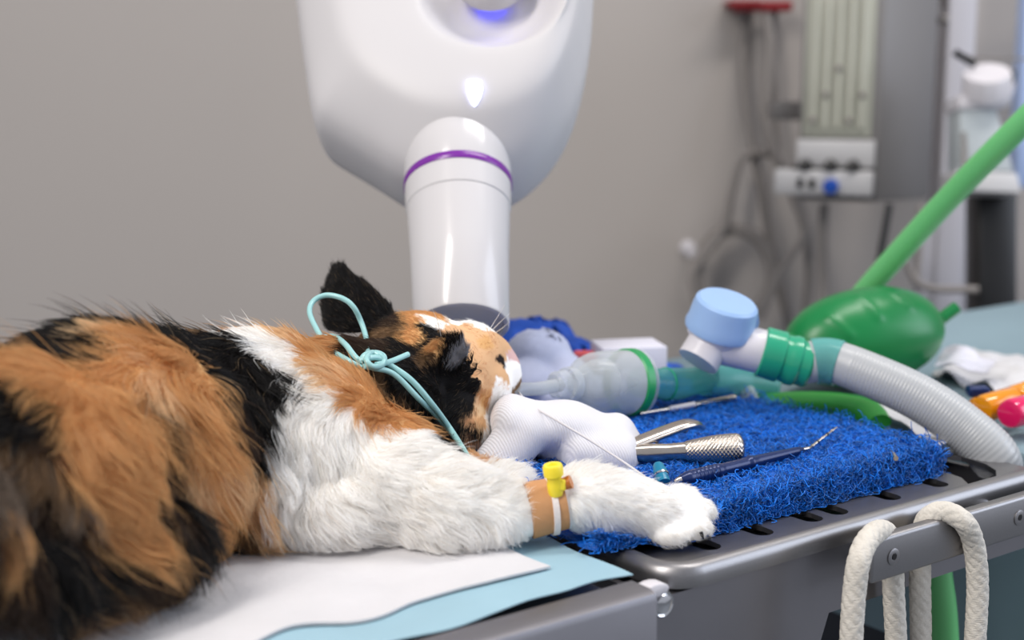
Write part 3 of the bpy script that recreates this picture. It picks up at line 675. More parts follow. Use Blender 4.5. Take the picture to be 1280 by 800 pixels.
tag(tube('metal_staple', [on_mat(1115, 566, 0.0035), on_mat(1120, 573, 0.0035)], 0.0016, M['tool_steel'], None, 12), 'tiny pale metal fragment stuck on the right end of the mat', 'fragment')

# ------------------------------------------------------------------ draped stand beyond the tub, papers, vials
ds = thing('draped_stand', tp(0.65, 0.23, -0.9), 'instrument stand under a blue-grey drape beyond the tub', 'stand')
dz_ = -0.010
dq = [(0.377, 0.02), (0.95, 0.02), (0.95, 0.44), (0.377, 0.44)]
prism('drape', [tp(s, t, dz_ - 0.17) for s, t in dq], Z * 0.17, M['drape'], ds, 0.006)
prism('cabinet', [tp(s * 0.97 + 0.021, t * 0.95 + 0.011, -0.88) for s, t in dq], Z * 0.70, M['dark_cab'], ds, 0.004)
def paper(name, quad, z, m, label, cat, amp=0.004, seed=1, th=0.0006):
    n = 24; V = []; Fc = []
    q = [hz(u, v, z) for u, v in quad]
    for lay in (0, 1):
        for i in range(n + 1):
            for j in range(n + 1):
                a, b = i / n, j / n; p = (q[0] * (1 - a) + q[1] * a) * (1 - b) + (q[3] * (1 - a) + q[2] * a) * b
                k = abs(noise.noise(Vector((p.x * 22 + seed, p.y * 22, 0)))) + 0.5 * noise.noise(Vector((p.x * 50, p.y * 50 + seed, 2)))
                V.append(p + Z * (amp * max(k, 0) + (th if lay == 0 else 0)))
    N = (n + 1) ** 2
    for i in range(n):
        for j in range(n):
            f = (i * (n + 1) + j, (i + 1) * (n + 1) + j, (i + 1) * (n + 1) + j + 1, i * (n + 1) + j + 1); Fc.append(f); Fc.append(tuple(N + x for x in f[::-1]))
    return tag(obj(name, V, Fc, m), label, cat)
paper('white_sheet', [(1085, 503), (1140, 502), (1196, 556), (1172, 562)], 0.0, M['pad_white'], 'white paper sheet under the corrugated hose beside the mat', 'paper', 0.003, 4)
paper('white_wipe', [(1165, 470), (1215, 440), (1420, 470), (1400, 560)], -0.009, M['pad_white'], 'rumpled white wipes spread under the coloured vials', 'wipe', 0.016, 7)
paper('grey_wrapper', [(1168, 458), (1180, 438), (1245, 452), (1235, 468)], 0.012, M['carton'], 'crumpled grey-white wrapper beside the green bag', 'wrapper', 0.012, 9)
def vial(name, u, v, d, r, L_, dirv, m, label):
    t_ = thing(name, at(u, v, d), label, 'vial', 'coloured vials on the wipes'); a = Vector(dirv).normalized(); b = at(u, v, d)
    lathe('vial_body', [(r * 0.55, 0), (r * 0.9, 0.0012), (r, 0.004), (r, L_ * 0.7), (r * 0.9, L_ * 0.76), (r * 0.55, L_ * 0.8), (r * 0.55, L_ * 0.84)], b, a, m, t_, 32)
    lathe('vial_cap', [(r * 0.72, L_ * 0.84), (r * 0.75, L_ * 0.85), (r * 0.75, L_ * 0.99), (r * 0.7, L_)], b, a, m, t_, 32)
vial('medicine_vial', 1226, 512, 1.02, 0.0100, 0.045, (0.85, 0.5, 0.10), M['amber_glass'], 'amber vial lying next to the magenta one on the wipes')
vial('medicine_vial', 1260, 518, 1.00, 0.0105, 0.045, (0.8, 0.6, 0.02), M['pink_glass'], 'magenta vial lying at the right edge next to the amber vial')
tag(tube('amber_syringe', [at(1216, 505, 1.05), at(1300, 484, 1.07)], [0.004, 0.007, 0.008, 0.008], M['amber_glass'], None, 20), 'slim amber tube lying behind the two vials', 'tube')
tag(box('navy_stopper', at(1222, 489, 1.06), (0.008, 0.006, 0.004), M['navy'], None, WAX, 0.002), 'small navy stopper behind the amber vial', 'stopper')

# ------------------------------------------------------------------ anaesthesia machine on the right
DM = 1.95
am = thing('gas_machine', at(1080, 900, DM), 'grey anaesthesia machine with flowmeter window and white control panel', 'machine')
MY = Vector((0.30, 0.954, 0)); MX = Vector((0.954, -0.30, 0))          # machine turned a little to the left
fl = at(1000, 100, DM); fr_ = at(1102, 100, DM - 0.035)
wface = (fr_ - fl).dot(RIGHT)
FX = (fr_ - fl); FX.z = 0; FX.normalize(); FY = Vector((-FX.y, FX.x, 0))
z_top = at(1000, -60, DM).z; z_mid = at(1000, 178, DM).z; z_bot = at(1000, 252, DM).z
wf = (at(1102, 100, DM - 0.035) - at(1000, 100, DM)).length
c_ = at(1000, 100, DM)
side_end = at(1170, 100, DM + 0.02); SX = (side_end - fr_); SX.z = 0; sl = SX.length; SX.normalize()
# tall box: prism from plan polygon
plan = [c_, fr_, side_end, side_end + (c_ - fr_)]
prism('cabinet', [Vector((p.x, p.y, z_bot)) for p in plan], Z * (z_top - z_bot), M['machine_grey'], am, 0.004)
FN = -FY
def fpt(x, z, o=0.0): return Vector((c_.x, c_.y, 0)) + FX * x + Z * z + FN * o
prism('flowmeter_window', [fpt(0.006, z_mid + 0.008, 0.001), fpt(wf - 0.010, z_mid + 0.008, 0.001), fpt(wf - 0.010, z_top - 0.01, 0.001), fpt(0.006, z_top - 0.01, 0.001)], FN * 0.003, M['meter_glass'], am, 0.001)
for i in range(5):
    x = 0.020 + i * (wf - 0.044) / 4
    tube('flow_tube', [fpt(x, z_mid + 0.02, 0.006), fpt(x, z_top - 0.02, 0.006)], 0.0042, M['meter_tube'], am, 14)
    box('float', fpt(x, z_mid + 0.03 + 0.035 * ((i * 7) % 3), 0.0105), (0.004, 0.002, 0.004), M['cable'], am, (FX, FY, Z), 0.001)
# white control panel jutting at the bottom, left of the box
pz1 = at(990, 178, DM).z; pz0 = at(990, 248, DM).z
prism('upper_band', [fpt(0.0, pz1 - 0.033, 0.0), fpt(wf - 0.004, pz1 - 0.033, 0.0), fpt(wf - 0.004, pz1 + 0.004, 0.0), fpt(0.0, pz1 + 0.004, 0.0)], FN * 0.012, M['machine_white'], am, 0.003)
prism('control_panel', [fpt(-0.028, pz0 + 0.004, 0.0), fpt(wf - 0.004, pz0 + 0.004, 0.0), fpt(wf - 0.004, pz1 - 0.037, 0.0), fpt(-0.028, pz1 - 0.037, 0.0)], FN * 0.022, M['machine_white'], am, 0.004)
prism('dark_recess', [fpt(-0.006, pz1 - 0.0375, 0), fpt(wf - 0.02, pz1 - 0.0375, 0), fpt(wf - 0.02, pz1 - 0.0325, 0), fpt(-0.006, pz1 - 0.0325, 0)], FN * 0.014, M['black'], am)
for x in (0.014, 0.048, 0.078):
    lathe('black_knob', [(0.0085, 0), (0.009, 0.010), (0.0065, 0.014), (0, 0.015)], fpt(x, pz1 - 0.032, 0.012), FN + Z * 0.2, M['black'], am, 24)
lathe('blue_knob', [(0.0105, 0), (0.0105, 0.012), (0.009, 0.015), (0, 0.016)], fpt(0.050, pz1 - 0.058, 0.022), FN, M['blue_knob'], am, 28)
for x in (0.008, 0.024):
    box('socket', fpt(x, pz1 - 0.055, 0.0235), (0.004, 0.002, 0.007), M['black'], am, (FX, FY, Z), 0.001)
box('bottom_seam', fpt(wf * 0.62, pz0 + 0.002, 0.012), (0.030, 0.006, 0.002), M['black'], am, (FX, FY, Z))
# column behind
k0 = at(1186, 200, DM + 0.10)
box('column', Vector((k0.x, k0.y, 0.80)), (0.020, 0.03, 0.79), M['column'], am, WAX, 0.004)
k1 = at(1165, 320, DM + 0.12); box('backplate', Vector((at(1186, 320, DM + 0.12).x - 0.0, k1.y, at(1165, 330, DM + 0.12).z)), (0.046, 0.02, 0.085), M['column'], am, WAX, 0.004)
tag(box('pale_blue_panel', at(1310, 60, 2.05), (0.042, 0.02, 0.20), M['pale_blue'], None, WAX, 0.004), 'pale blue upright panel at the right edge of the photograph', 'panel')
# vaporiser
vp = thing('vaporizer', at(1235, 240, 1.85), 'white and grey vaporizer with round white dial by the green tube', 'vaporizer')
dvp = 1.85
vt = at(1232, 112, dvp)
lathe('dial', [(0.026, 0), (0.0300, 0.002), (0.0300, 0.028), (0.0285, 0.0315), (0, 0.032)], at(1233, 119, dvp - 0.02), (UP * 0.82 - FWD * 0.55 - RIGHT * 0.14), M['white_plastic'], vp, 40, fn=lambda k, t: 1 + 0.02 * (1 if math.sin(12 * t) > 0.3 else 0))
box('pointer', at(1206, 73, dvp - 0.03), (0.016, 0.004, 0.004), M['black'], vp, ((RIGHT * 0.85 - UP * 0.5).normalized(), FWD, (UP * 0.85 + RIGHT * 0.5).normalized()), 0.001)
box('lock_tab', at(1262, 96, dvp), (0.006, 0.006, 0.008), M['black'], vp, WAX, 0.001)
prism('head_plate', [at(u, v, dvp - 0.03) for u, v in ((1199, 118), (1262, 112), (1272, 100), (1262, 132), (1244, 136), (1199, 136))], FWD * 0.06, M['white_plastic'], vp, 0.003)
prism('shell', [at(u, v, dvp - 0.025) for u, v in ((1200, 136), (1246, 136), (1268, 215), (1200, 212))], FWD * 0.055, M['vap_green'], vp, 0.003)
prism('sight_glass', [at(u, v, dvp - 0.028) for u, v in ((1203, 165), (1208, 165), (1210, 208), (1203, 208))], FWD * 0.006, M['cable'], vp)
prism('base_plate', [at(u, v, dvp - 0.03) for u, v in ((1195, 212), (1272, 216), (1278, 242), (1195, 238))], FWD * 0.065, M['machine_white'], vp, 0.003)
tag(prism('black_monitor_post', [at(u, v, 1.88) for u, v in ((1224, 240), (1272, 240), (1272, 460), (1224, 460))], FWD * 0.06, M['black'], None, 0.003), 'black upright box under the vaporizer base', 'box')
# hoses and cables on the wall, red handle, hook
def wc(u, v, d=2.18): return at(u, v, d)
hoses = [
 ([(938, 12), (930, 60), (932, 120), (940, 175), (952, 240), (968, 330), (990, 420)], 0.0075, 'grey hose hanging from the red handle straight down', 2.20),
 ([(958, 12), (962, 60), (958, 130), (966, 185), (1000, 260), (1012, 330), (1008, 400)], 0.0085, 'thick grey hose bending right from the red handle', 2.16),
 ([(968, 14), (966, 80), (972, 150), (968, 190), (930, 195), (915, 240), (905, 285), (880, 320), (866, 345), (872, 380)], 0.0065, 'grey hose swinging left below the control panel to the coil', 2.18),
 ([(1000, 200), (990, 240), (1006, 290), (975, 340), (950, 400)], 0.006, 'thin grey hose crossing behind the control panel', 2.12),
 ([(1030, 255), (1028, 300), (1030, 380)], 0.007, 'short grey hose dropping under the control panel', 2.02),
]
for i, (pts, r, lb, d) in enumerate(hoses):
    tag(tube('wall_hose', smooth_path([at(u, v, d) for u, v in pts], 70), r, M['cable'], None, 14), lb, 'hose', 'grey hoses by the wall')
loop = [at(918 + 46 * math.cos(a), 342 + 52 * math.sin(a) * (1 + 0.05 * a / 6), 2.19 + 0.006 * a / 6) for a in np.linspace(0.4, 0.4 + 4 * math.pi, 60)]
tag(tube('coiled_hose', smooth_path(loop, 200), 0.0085, M['cable'], None, 14), 'grey hose coiled in a loop on the wall hook', 'hose')
tag(lathe('wall_hook', [(0.012, 0), (0.012, 0.006), (0.006, 0.010), (0.006, 0.055), (0.009, 0.060), (0.0, 0.062)], Vector((at(862, 312, 2.24).x, WY, at(862, 312, 2.24).z)), -Vector((0, 1, 0)), M['white_plastic'], None, 24), 'small white wall hook holding the coiled hose', 'hook')
rh = thing('hose_hanger', at(950, 10, 2.15), 'dark red hanger at the top where the grey hoses hang', 'hanger')
box('grip', at(952, 8, 2.16), (0.045, 0.014, 0.008), M['red_dark'], rh, WAX, 0.004)
box('bracket', at(925, 6, 2.19), (0.024, 0.05, 0.005), M['red_dark'], rh, WAX, 0.002)
tag(box('grey_bracket', at(982, 138, 2.06), (0.022, 0.03, 0.013), M['machine_grey'], None, WAX, 0.003), 'grey bracket joining the machine to the wall hoses', 'bracket')
for pts, r, m, lb in (([(1112, 255), (1106, 290), (1098, 340), (1100, 390)], 0.005, 'black', 'black cable hanging under the grey machine cabinet'),
                      ([(1128, 300), (1140, 345), (1165, 360), (1222, 362)], 0.005, 'cable', 'grey cable bending right across the pale column'),
                      ([(1150, 255), (1150, 300), (1146, 350)], 0.004, 'cable', 'short grey cable below the right side of the cabinet'),
                      ([(1200, 66), (1220, 72), (1290, 74)], 0.0015, 'cable', 'thin grey wire above the vaporizer dial')):
    tag(tube('machine_cable', smooth_path([at(u, v, 1.86) for u, v in pts], 40), r, M[m], None, 12), lb, 'cable', 'cables of the gas machine')
tag(tube('wall_pipe', smooth_path([at(1176, -20, 2.0), at(1186, 18, 2.0), at(1176, 26, 1.98)], 20), 0.006, M['cable'], None, 12), 'short bent grey pipe at the top of the pale column', 'pipe')
# ------------------------------------------------------------------ the cat: one continuous skin, fur grown from it
BA = Vector((math.cos(math.radians(38)), math.sin(math.radians(38)), 0)); BL = Vector((-BA.y, BA.x, 0)); BX = (BA, BL, Z)
def e(u, v, d, rx, ry, rz, ax=BX): return (at(u, v, d), (rx, ry, rz), ax)
balls = [
    e(275, 556, 0.780, 0.075, 0.060, 0.057), e(190, 548, 0.75, 0.070, 0.052, 0.052), e(125, 578, 0.710, 0.078, 0.062, 0.064), e(-30, 626, 0.640, 0.085, 0.068, 0.064), e(-230, 680, 0.575, 0.090, 0.070, 0.060),
    e(60, 690, 0.640, 0.070, 0.045, 0.034), e(-120, 730, 0.585, 0.075, 0.050, 0.040),
    e(385, 560, 0.790, 0.052, 0.052, 0.050), e(330, 505, 0.80, 0.05, 0.045, 0.040), e(455, 590, 0.785, 0.046, 0.042, 0.038), e(400, 632, 0.768, 0.045, 0.034, 0.026), e(335, 612, 0.768, 0.055, 0.042, 0.040), e(450, 632, 0.766, 0.045, 0.034, 0.028),
    e(500, 610, 0.770, 0.040, 0.034, 0.032), e(420, 500, 0.83, 0.048, 0.040, 0.036), e(470, 500, 0.85, 0.042, 0.040, 0.036),
]
balls += chain([(at(500, 628, 0.765), 0.030), (at(560, 638, 0.752), 0.027), (at(610, 640, 0.750), 0.020), (at(650, 640, 0.752), 0.0145), (at(690, 632, 0.755), 0.0130), (at(728, 622, 0.762), 0.0165), (at(770, 626, 0.766), 0.0165), (at(812, 637, 0.770), 0.0150), (at(836, 643, 0.772), 0.0115)], 6)
for (u, v, d, r) in ((850, 622, 0.792, 0.0074), (868, 638, 0.781, 0.0076), (864, 659, 0.769, 0.0075), (838, 668, 0.762, 0.0070)): balls.append((at(u, v, d), (r * 1.6, r, r), WAX))
# far foreleg tucked under the chest
balls += chain([(at(520, 590, 0.83), 0.026), (at(590, 610, 0.82), 0.018), (at(640, 612, 0.81), 0.014)], 5)
# head: axis from the skull to the nose
NA = (at(640, 462, 0.925) - at(520, 462, 0.885)).normalized(); HY = Z.cross(NA).normalized(); HZ = NA.cross(HY); HX = (NA, HY, HZ)
balls += [e(522, 462, 0.888, 0.043, 0.036, 0.037, HX), e(555, 478, 0.890, 0.036, 0.035, 0.036, HX), e(545, 515, 0.872, 0.032, 0.026, 0.030, HX), e(560, 535, 0.872, 0.026, 0.024, 0.022, HX),
          e(585, 450, 0.898, 0.026, 0.026, 0.025, HX), e(605, 452, 0.905, 0.020, 0.020, 0.020, HX), e(622, 462, 0.908, 0.0145, 0.017, 0.016, HX), e(634, 470, 0.908, 0.0095, 0.0115, 0.0120, HX), e(632, 450, 0.912, 0.0085, 0.0075, 0.0080, HX), e(636, 478, 0.918, 0.0085, 0.0095, 0.0095, HX),
          e(615, 500, 0.902, 0.014, 0.014, 0.013, HX), e(600, 520, 0.895, 0.018, 0.018, 0.020, HX), e(588, 550, 0.885, 0.018, 0.018, 0.018, HX), e(600, 480, 0.895, 0.020, 0.022, 0.022, HX)]
def ear(bm, base, tip, side, fwd_, hw, th=0.0035):
    """cupped triangular shell; base centre, tip, side direction (width), fwd_ the way the cup opens."""
    base, tip, side, fwd_ = Vector(base), Vector(tip), Vector(side).normalized(), Vector(fwd_).normalized(); n, m = 10, 8; G = [[], []]
    for i in range(n + 1):
        k = i / n; wd = hw * (1 - k ** 1.9) + 0.0025
        c = base.lerp(tip, k)
        for lay in (0, 1):
            row = []
            for j in range(m + 1):
                x = -1 + 2 * j / m; bend = (x * x - 0.5) * wd * 0.55 * (1 - k * 0.5)
                row.append(bm.verts.new(c + side * (x * wd) + fwd_ * (bend + (th if lay else -th))))
            G[lay].append(row)
    for lay in (0, 1):
        for i in range(n):
            for j in range(m):
                f = [G[lay][i][j], G[lay][i][j + 1], G[lay][i + 1][j + 1], G[lay][i + 1][j]]; bm.faces.new(f if lay else f[::-1])
    ring_ = lambda g: [g[0][j] for j in range(m + 1)] + [g[i][m] for i in range(1, n + 1)] + [g[n][j] for j in range(m - 1, -1, -1)] + [g[i][0] for i in range(n - 1, 0, -1)]
    a, b = ring_(G[0]), ring_(G[1])
    for i in range(len(a)): bm.faces.new((a[i], a[(i + 1) % len(a)], b[(i + 1) % len(a)], b[i]))
def ears(bm):
    ear(bm, at(455, 416, 0.915), at(423, 329, 0.925), RIGHT * 0.90 + UP * -0.05 + FWD * 0.3, RIGHT * 0.25 + FWD * 0.85 + UP * 0.1, 0.0240)
    ear(bm, at(545, 480, 0.850), at(571, 415, 0.838), RIGHT * 0.85 + FWD * 0.25 + UP * -0.10, RIGHT * 0.55 + FWD * 0.6 - UP * 0.05, 0.0215, 0.0032)
    bmesh.ops.recalc_face_normals(bm, faces=bm.faces)
cat_me = blob_mesh('cat', balls, 0.0026, 7, ears)
for v in cat_me.vertices:                               # it lies on the pad, the far side of the paw on the rack
    if v.co.z < TZ + 0.006 and (v.co - tp(-0.02, 0)).dot(S) < 0: v.co.z = TZ + 0.006 + (v.co.z - TZ - 0.006) * 0.1
VC = np.array([tuple(v.co) for v in cat_me.vertices]); VN = np.array([tuple(v.normal) for v in cat_me.vertices])
cat_me.calc_loop_triangles(); TR = np.array([tuple(t.vertices) for t in cat_me.loop_triangles])
cbv = BVHTree.FromPolygons([tuple(v) for v in VC], [tuple(t) for t in TR])

COL = {'K': lin(20, 17, 17)[:3], 'O': lin(214, 166, 112)[:3], 'T': lin(228, 194, 152)[:3], 'W': lin(253, 250, 246)[:3], 'B': lin(62, 44, 32)[:3], 'G': lin(128, 112, 98)[:3],
       'N': lin(126, 98, 70)[:3], 'F': lin(216, 172, 130)[:3], 'P': lin(214, 176, 172)[:3], 'S': lin(150, 150, 156)[:3], 'D': lin(34, 24, 22)[:3]}
# coat: place on the body, colour, hair length (mm), lie of the hair in degrees, how far it stands up
SEEDS = [
 # back ridge and upper flank
 (-60, 450, 'K', 26, 190, .5), (15, 452, 'K', 24, 190, .45), (50, 440, 'K', 24, 180, .5), (85, 432, 'K', 24, 170, .55), (115, 425, 'K', 24, 165, .6), (120, 445, 'K', 24, 190, .4),
 (160, 402, 'K', 24, 160, .6), (190, 396, 'K', 24, 158, .6), (220, 398, 'K', 24, 155, .6), (250, 400, 'K', 24, 155, .6), (275, 405, 'B', 22, 150, .6), (110, 405, 'K', 24, 160, .6),
 (150, 432, 'T', 24, 175, .5), (170, 418, 'B', 24, 160, .6), (205, 412, 'B', 24, 155, .6), (235, 414, 'K', 24, 155, .6), (265, 416, 'N', 22, 150, .6), (290, 416, 'O', 22, 150, .55), (322, 420, 'W', 20, 150, .5), (345, 425, 'W', 18, 160, .45), (365, 425, 'T', 14, 150, .45), (395, 432, 'O', 12, 160, .45),
 (-40, 490, 'O', 28, 195, .35), (10, 475, 'O', 26, 195, .35), (55, 465, 'O', 26, 195, .35), (100, 468, 'O', 26, 205, .35), (140, 455, 'O', 26, 210, .4), (175, 445, 'O', 26, 215, .4), (210, 440, 'O', 26, 215, .4), (235, 455, 'O', 26, 225, .4),
 (262, 440, 'K', 24, 220, .4), (290, 440, 'K', 24, 215, .4), (270, 470, 'K', 24, 240, .4), (310, 470, 'K', 22, 235, .4), (335, 490, 'K', 20, 240, .4), (300, 500, 'K', 24, 255, .4), (325, 525, 'K', 22, 260, .4), (285, 525, 'B', 24, 255, .4), (315, 550, 'K', 22, 265, .4), (345, 475, 'K', 18, 300, .3),
 # flank
 (5, 515, 'K', 26, 220, .4), (40, 520, 'K', 26, 230, .4), (20, 540, 'K', 26, 230, .4), (60, 540, 'B', 26, 240, .4), (-50, 530, 'K', 26, 220, .4),
 (90, 500, 'O', 28, 225, .4), (130, 495, 'O', 28, 235, .4), (165, 485, 'O', 28, 240, .4), (205, 480, 'T', 28, 240, .45), (245, 490, 'O', 28, 245, .4), (100, 535, 'O', 28, 245, .4), (140, 530, 'O', 28, 255, .45), (175, 520, 'O', 28, 260, .45), (205, 520, 'N', 26, 270, .5), (235, 525, 'O', 28, 265, .45), (260, 515, 'O', 26, 260, .4), (265, 545, 'O', 28, 268, .4), (225, 550, 'N', 28, 275, .4),
 (20, 562, 'N', 28, 220, .4), (55, 575, 'N', 28, 235, .4), (15, 590, 'G', 28, 240, .4), (60, 600, 'G', 28, 260, .4), (30, 615, 'B', 28, 270, .4),
 (95, 565, 'O', 30, 265, .4), (130, 570, 'O', 30, 275, .4), (160, 560, 'O', 30, 280, .4), (110, 600, 'O', 30, 275, .4), (145, 605, 'O', 30, 285, .4), (165, 635, 'O', 30, 292, .4), (140, 640, 'O', 30, 285, .4), (155, 670, 'O', 30, 298, .35), (185, 690, 'O', 28, 310, .3),
 (190, 575, 'B', 28, 280, .4), (205, 610, 'K', 28, 285, .4), (225, 590, 'B', 28, 280, .4), (230, 640, 'K', 28, 290, .35), (190, 640, 'B', 28, 295, .4), (250, 665, 'K', 26, 290, .35), (275, 670, 'K', 24, 290, .35), (205, 665, 'K', 28, 300, .35), (300, 680, 'K', 22, 290, .3),
 (255, 580, 'T', 30, 275, .4), (285, 575, 'T', 30, 275, .4), (300, 605, 'T', 30, 278, .4), (265, 610, 'O', 30, 280, .4), (320, 630, 'T', 28, 280, .35), (285, 635, 'O', 28, 285, .35), (325, 660, 'T', 26, 285, .3), (300, 650, 'N', 28, 285, .3), (320, 590, 'T', 28, 272, .35),
 (85, 640, 'B', 30, 280, .4), (50, 650, 'K', 30, 280, .4), (90, 675, 'K', 30, 290, .4), (40, 690, 'K', 30, 285, .4), (110, 690, 'K', 30, 300, .35), (75, 715, 'K', 28, 300, .3), (130, 715, 'B', 28, 310, .3), (170, 715, 'B', 26, 320, .3), (215, 700, 'B', 24, 310, .3), (-5, 660, 'O', 30, 275, .4), (25, 655, 'K', 30, 280, .4), (10, 705, 'B', 30, 275, .4), (25, 725, 'K', 30, 280, .4), (10, 740, 'B', 28, 290, .3), (-60, 620, 'B', 30, 260, .4), (215, 625, 'K', 28, 285, .4), (240, 650, 'K', 28, 288, .4), (212, 592, 'K', 28, 282, .4), (195, 608, 'K', 28, 285, .4), (20, 505, 'K', 26, 220, .4), (60, 522, 'K', 26, 230, .4), (-60, 720, 'B', 28, 275, .4),
 (35, 765, 'S', 26, 300, .3), (40, 785, 'W', 24, 290, .3), (15, 778, 'S', 26, 290, .3), (25, 798, 'W', 24, 290, .3), (60, 798, 'T', 24, 300, .3), (80, 750, 'B', 26, 310, .3), (110, 745, 'N', 26, 315, .3), (95, 775, 'T', 22, 310, .3), (245, 700, 'G', 22, 300, .3),
 # white shoulder and chest
 (365, 450, 'W', 18, 220, .4), (385, 480, 'W', 20, 240, .4), (370, 520, 'W', 20, 250, .4), (350, 560, 'W', 20, 260, .4), (400, 540, 'W', 20, 265, .45), (430, 560, 'W', 20, 280, .45), (360, 600, 'W', 20, 270, .4), (400, 610, 'W', 20, 280, .4), (360, 650, 'W', 18, 275, .35), (350, 685, 'W', 16, 275, .3), (400, 670, 'W', 16, 285, .3), (450, 640, 'W', 18, 300, .4), (440, 680, 'W', 14, 300, .3), (470, 590, 'W', 18, 300, .45), (500, 560, 'W', 16, 330, .45), (520, 610, 'W', 17, 320, .45), (490, 670, 'W', 14, 310, .3), (540, 580, 'W', 16, 10, .5), (560, 640, 'W', 16, 330, .5), (580, 610, 'W', 16, 20, .5), (600, 640, 'W', 16, 345, .5), (600, 670, 'W', 14, 320, .4), (630, 630, 'W', 11, 10, .6), (630, 655, 'W', 10, 330, .6), (648, 640, 'W', 7, 0, .6), (648, 615, 'W', 8, 60, .6), (650, 662, 'W', 7, 300, .6), (415, 510, 'W', 18, 240, .4), (440, 530, 'W', 16, 260, .4), (480, 545, 'W', 14, 290, .4),
 (625, 598, 'W', 12, 20, .5), (640, 604, 'W', 11, 20, .5), (612, 590, 'W', 13, 40, .5), (652, 600, 'W', 9, 10, .5),
 # foreleg and paw
 (690, 632, 'W', 5, 0, .3), (720, 590, 'W', 11, 60, .7), (740, 600, 'W', 11, 40, .6), (715, 640, 'W', 10, 290, .5), (740, 650, 'W', 11, 280, .4), (760, 620, 'W', 9, 345, .35), (790, 625, 'W', 8, 345, .3), (800, 650, 'W', 9, 300, .35), (830, 635, 'W', 7, 345, .3), (860, 640, 'W', 4.5, 340, .22), (875, 650, 'W', 4.5, 320, .25), (850, 662, 'W', 6, 290, .3), (780, 660, 'W', 9, 290, .35),
 # neck
 (400, 450, 'O', 13, 170, .4), (420, 440, 'O', 12, 160, .4), (425, 470, 'T', 14, 200, .4), (450, 470, 'O', 13, 200, .4), (470, 465, 'N', 12, 200, .4), (410, 490, 'W', 16, 230, .4), (440, 495, 'O', 13, 220, .4), (460, 515, 'O', 13, 235, .4), (490, 520, 'O', 13, 250, .4), (520, 530, 'O', 12, 260, .4), (500, 505, 'B', 12, 230, .4), (480, 490, 'N', 12, 220, .4), (510, 545, 'W', 14, 300, .4), (545, 560, 'W', 14, 320, .4), (440, 450, 'B', 10, 190, .4), (450, 425, 'N', 9, 180, .4),
 # head: ears
 (420, 345, 'K', 5, 110, .3), (440, 370, 'K', 5, 120, .3), (430, 400, 'K', 6, 130, .3), (470, 385, 'K', 6, 130, .3), (455, 400, 'K', 6, 140, .3), (485, 392, 'K', 7, 120, .4), (478, 402, 'K', 7, 130, .4),
 (568, 428, 'K', 4, 100, .3), (560, 445, 'K', 5, 110, .3), (545, 465, 'K', 6, 130, .3), (573, 450, 'S', 7, 80, .4), (575, 440, 'S', 6, 90, .4), (574, 457, 'S', 7, 70, .4), (642, 490, 'N', 2.5, 230, .2), (575, 465, 'K', 6, 100, .3),
 # crown, brow, cheek
 (490, 415, 'N', 6, 165, .35), (500, 402, 'B', 6, 150, .35), (505, 410, 'N', 6, 165, .3), (488, 402, 'B', 7, 140, .4), (520, 400, 'O', 5, 170, .3), (480, 430, 'B', 7, 170, .35), (500, 428, 'K', 6, 170, .3), (520, 420, 'O', 5, 170, .3), (540, 415, 'K', 5, 170, .3), (510, 440, 'K', 6, 175, .3), (530, 440, 'K', 6, 175, .3), (515, 455, 'K', 6, 185, .3), (545, 432, 'O', 5, 175, .3), (535, 455, 'N', 6, 175, .3), (470, 445, 'B', 9, 190, .4), (490, 455, 'K', 8, 190, .35), (495, 475, 'K', 9, 200, .35),
 (545, 402, 'W', 5, 170, .25), (565, 398, 'W', 4, 170, .25), (585, 400, 'W', 4, 165, .25), (605, 408, 'W', 4, 160, .25), (540, 393, 'O', 5, 170, .3), (560, 410, 'F', 4, 170, .25), (580, 412, 'F', 4, 170, .25), (600, 418, 'F', 4, 170, .25), (560, 388, 'O', 4, 165, .3), (580, 386, 'W', 4, 165, .3), (618, 425, 'F', 3.5, 160, .25), (625, 438, 'F', 3, 160, .25), (610, 428, 'O', 3.5, 165, .25), (595, 435, 'F', 3.5, 175, .25), (600, 455, 'F', 3.5, 190, .25), (615, 450, 'F', 3.5, 185, .25), (602, 466, 'F', 4, 200, .25), (586, 462, 'K', 5, 150, .3), (588, 495, 'K', 6, 220, .3), (610, 475, 'F', 3.5, 210, .25), (595, 500, 'F', 5, 220, .25), (605, 495, 'O', 4, 220, .25), (590, 525, 'F', 6, 240, .3), (600, 515, 'T', 5, 240, .3), (590, 550, 'F', 7, 250, .3), (582, 570, 'T', 8, 250, .3),
 (629, 453, 'D', 1.6, 190, .2), (639, 445, 'P', 1.2, 190, .15), (634, 436, 'F', 2, 170, .2), (641, 455, 'W', 2, 210, .2), (635, 452, 'W', 2, 210, .2), (633, 444, 'F', 2, 170, .2), (628, 466, 'F', 2.5, 210, .25), (636, 460, 'W', 2.5, 210, .25), (642, 470, 'W', 3, 230, .25), (640, 482, 'W', 3.5, 240, .3), (625, 480, 'W', 4, 230, .25), (620, 495, 'W', 5, 240, .3), (618, 512, 'W', 6, 250, .3), (610, 535, 'W', 8, 255, .3), (605, 560, 'W', 9, 260, .3),
 (520, 480, 'K', 8, 200, .35), (545, 485, 'K', 7, 200, .35), (565, 485, 'K', 7, 200, .35), (530, 505, 'K', 9, 215, .35), (560, 510, 'K', 9, 225, .35), (585, 505, 'K', 7, 225, .3), (550, 535, 'K', 10, 240, .35), (575, 535, 'K', 9, 240, .35), (530, 530, 'K', 10, 240, .35), (565, 558, 'K', 10, 250, .35), (548, 552, 'K', 10, 250, .35), (592, 540, 'K', 8, 245, .3), (585, 485, 'K', 6, 200, .3),
]
sp_, sc_, sl_, sd_, slift = [], [], [], [], []
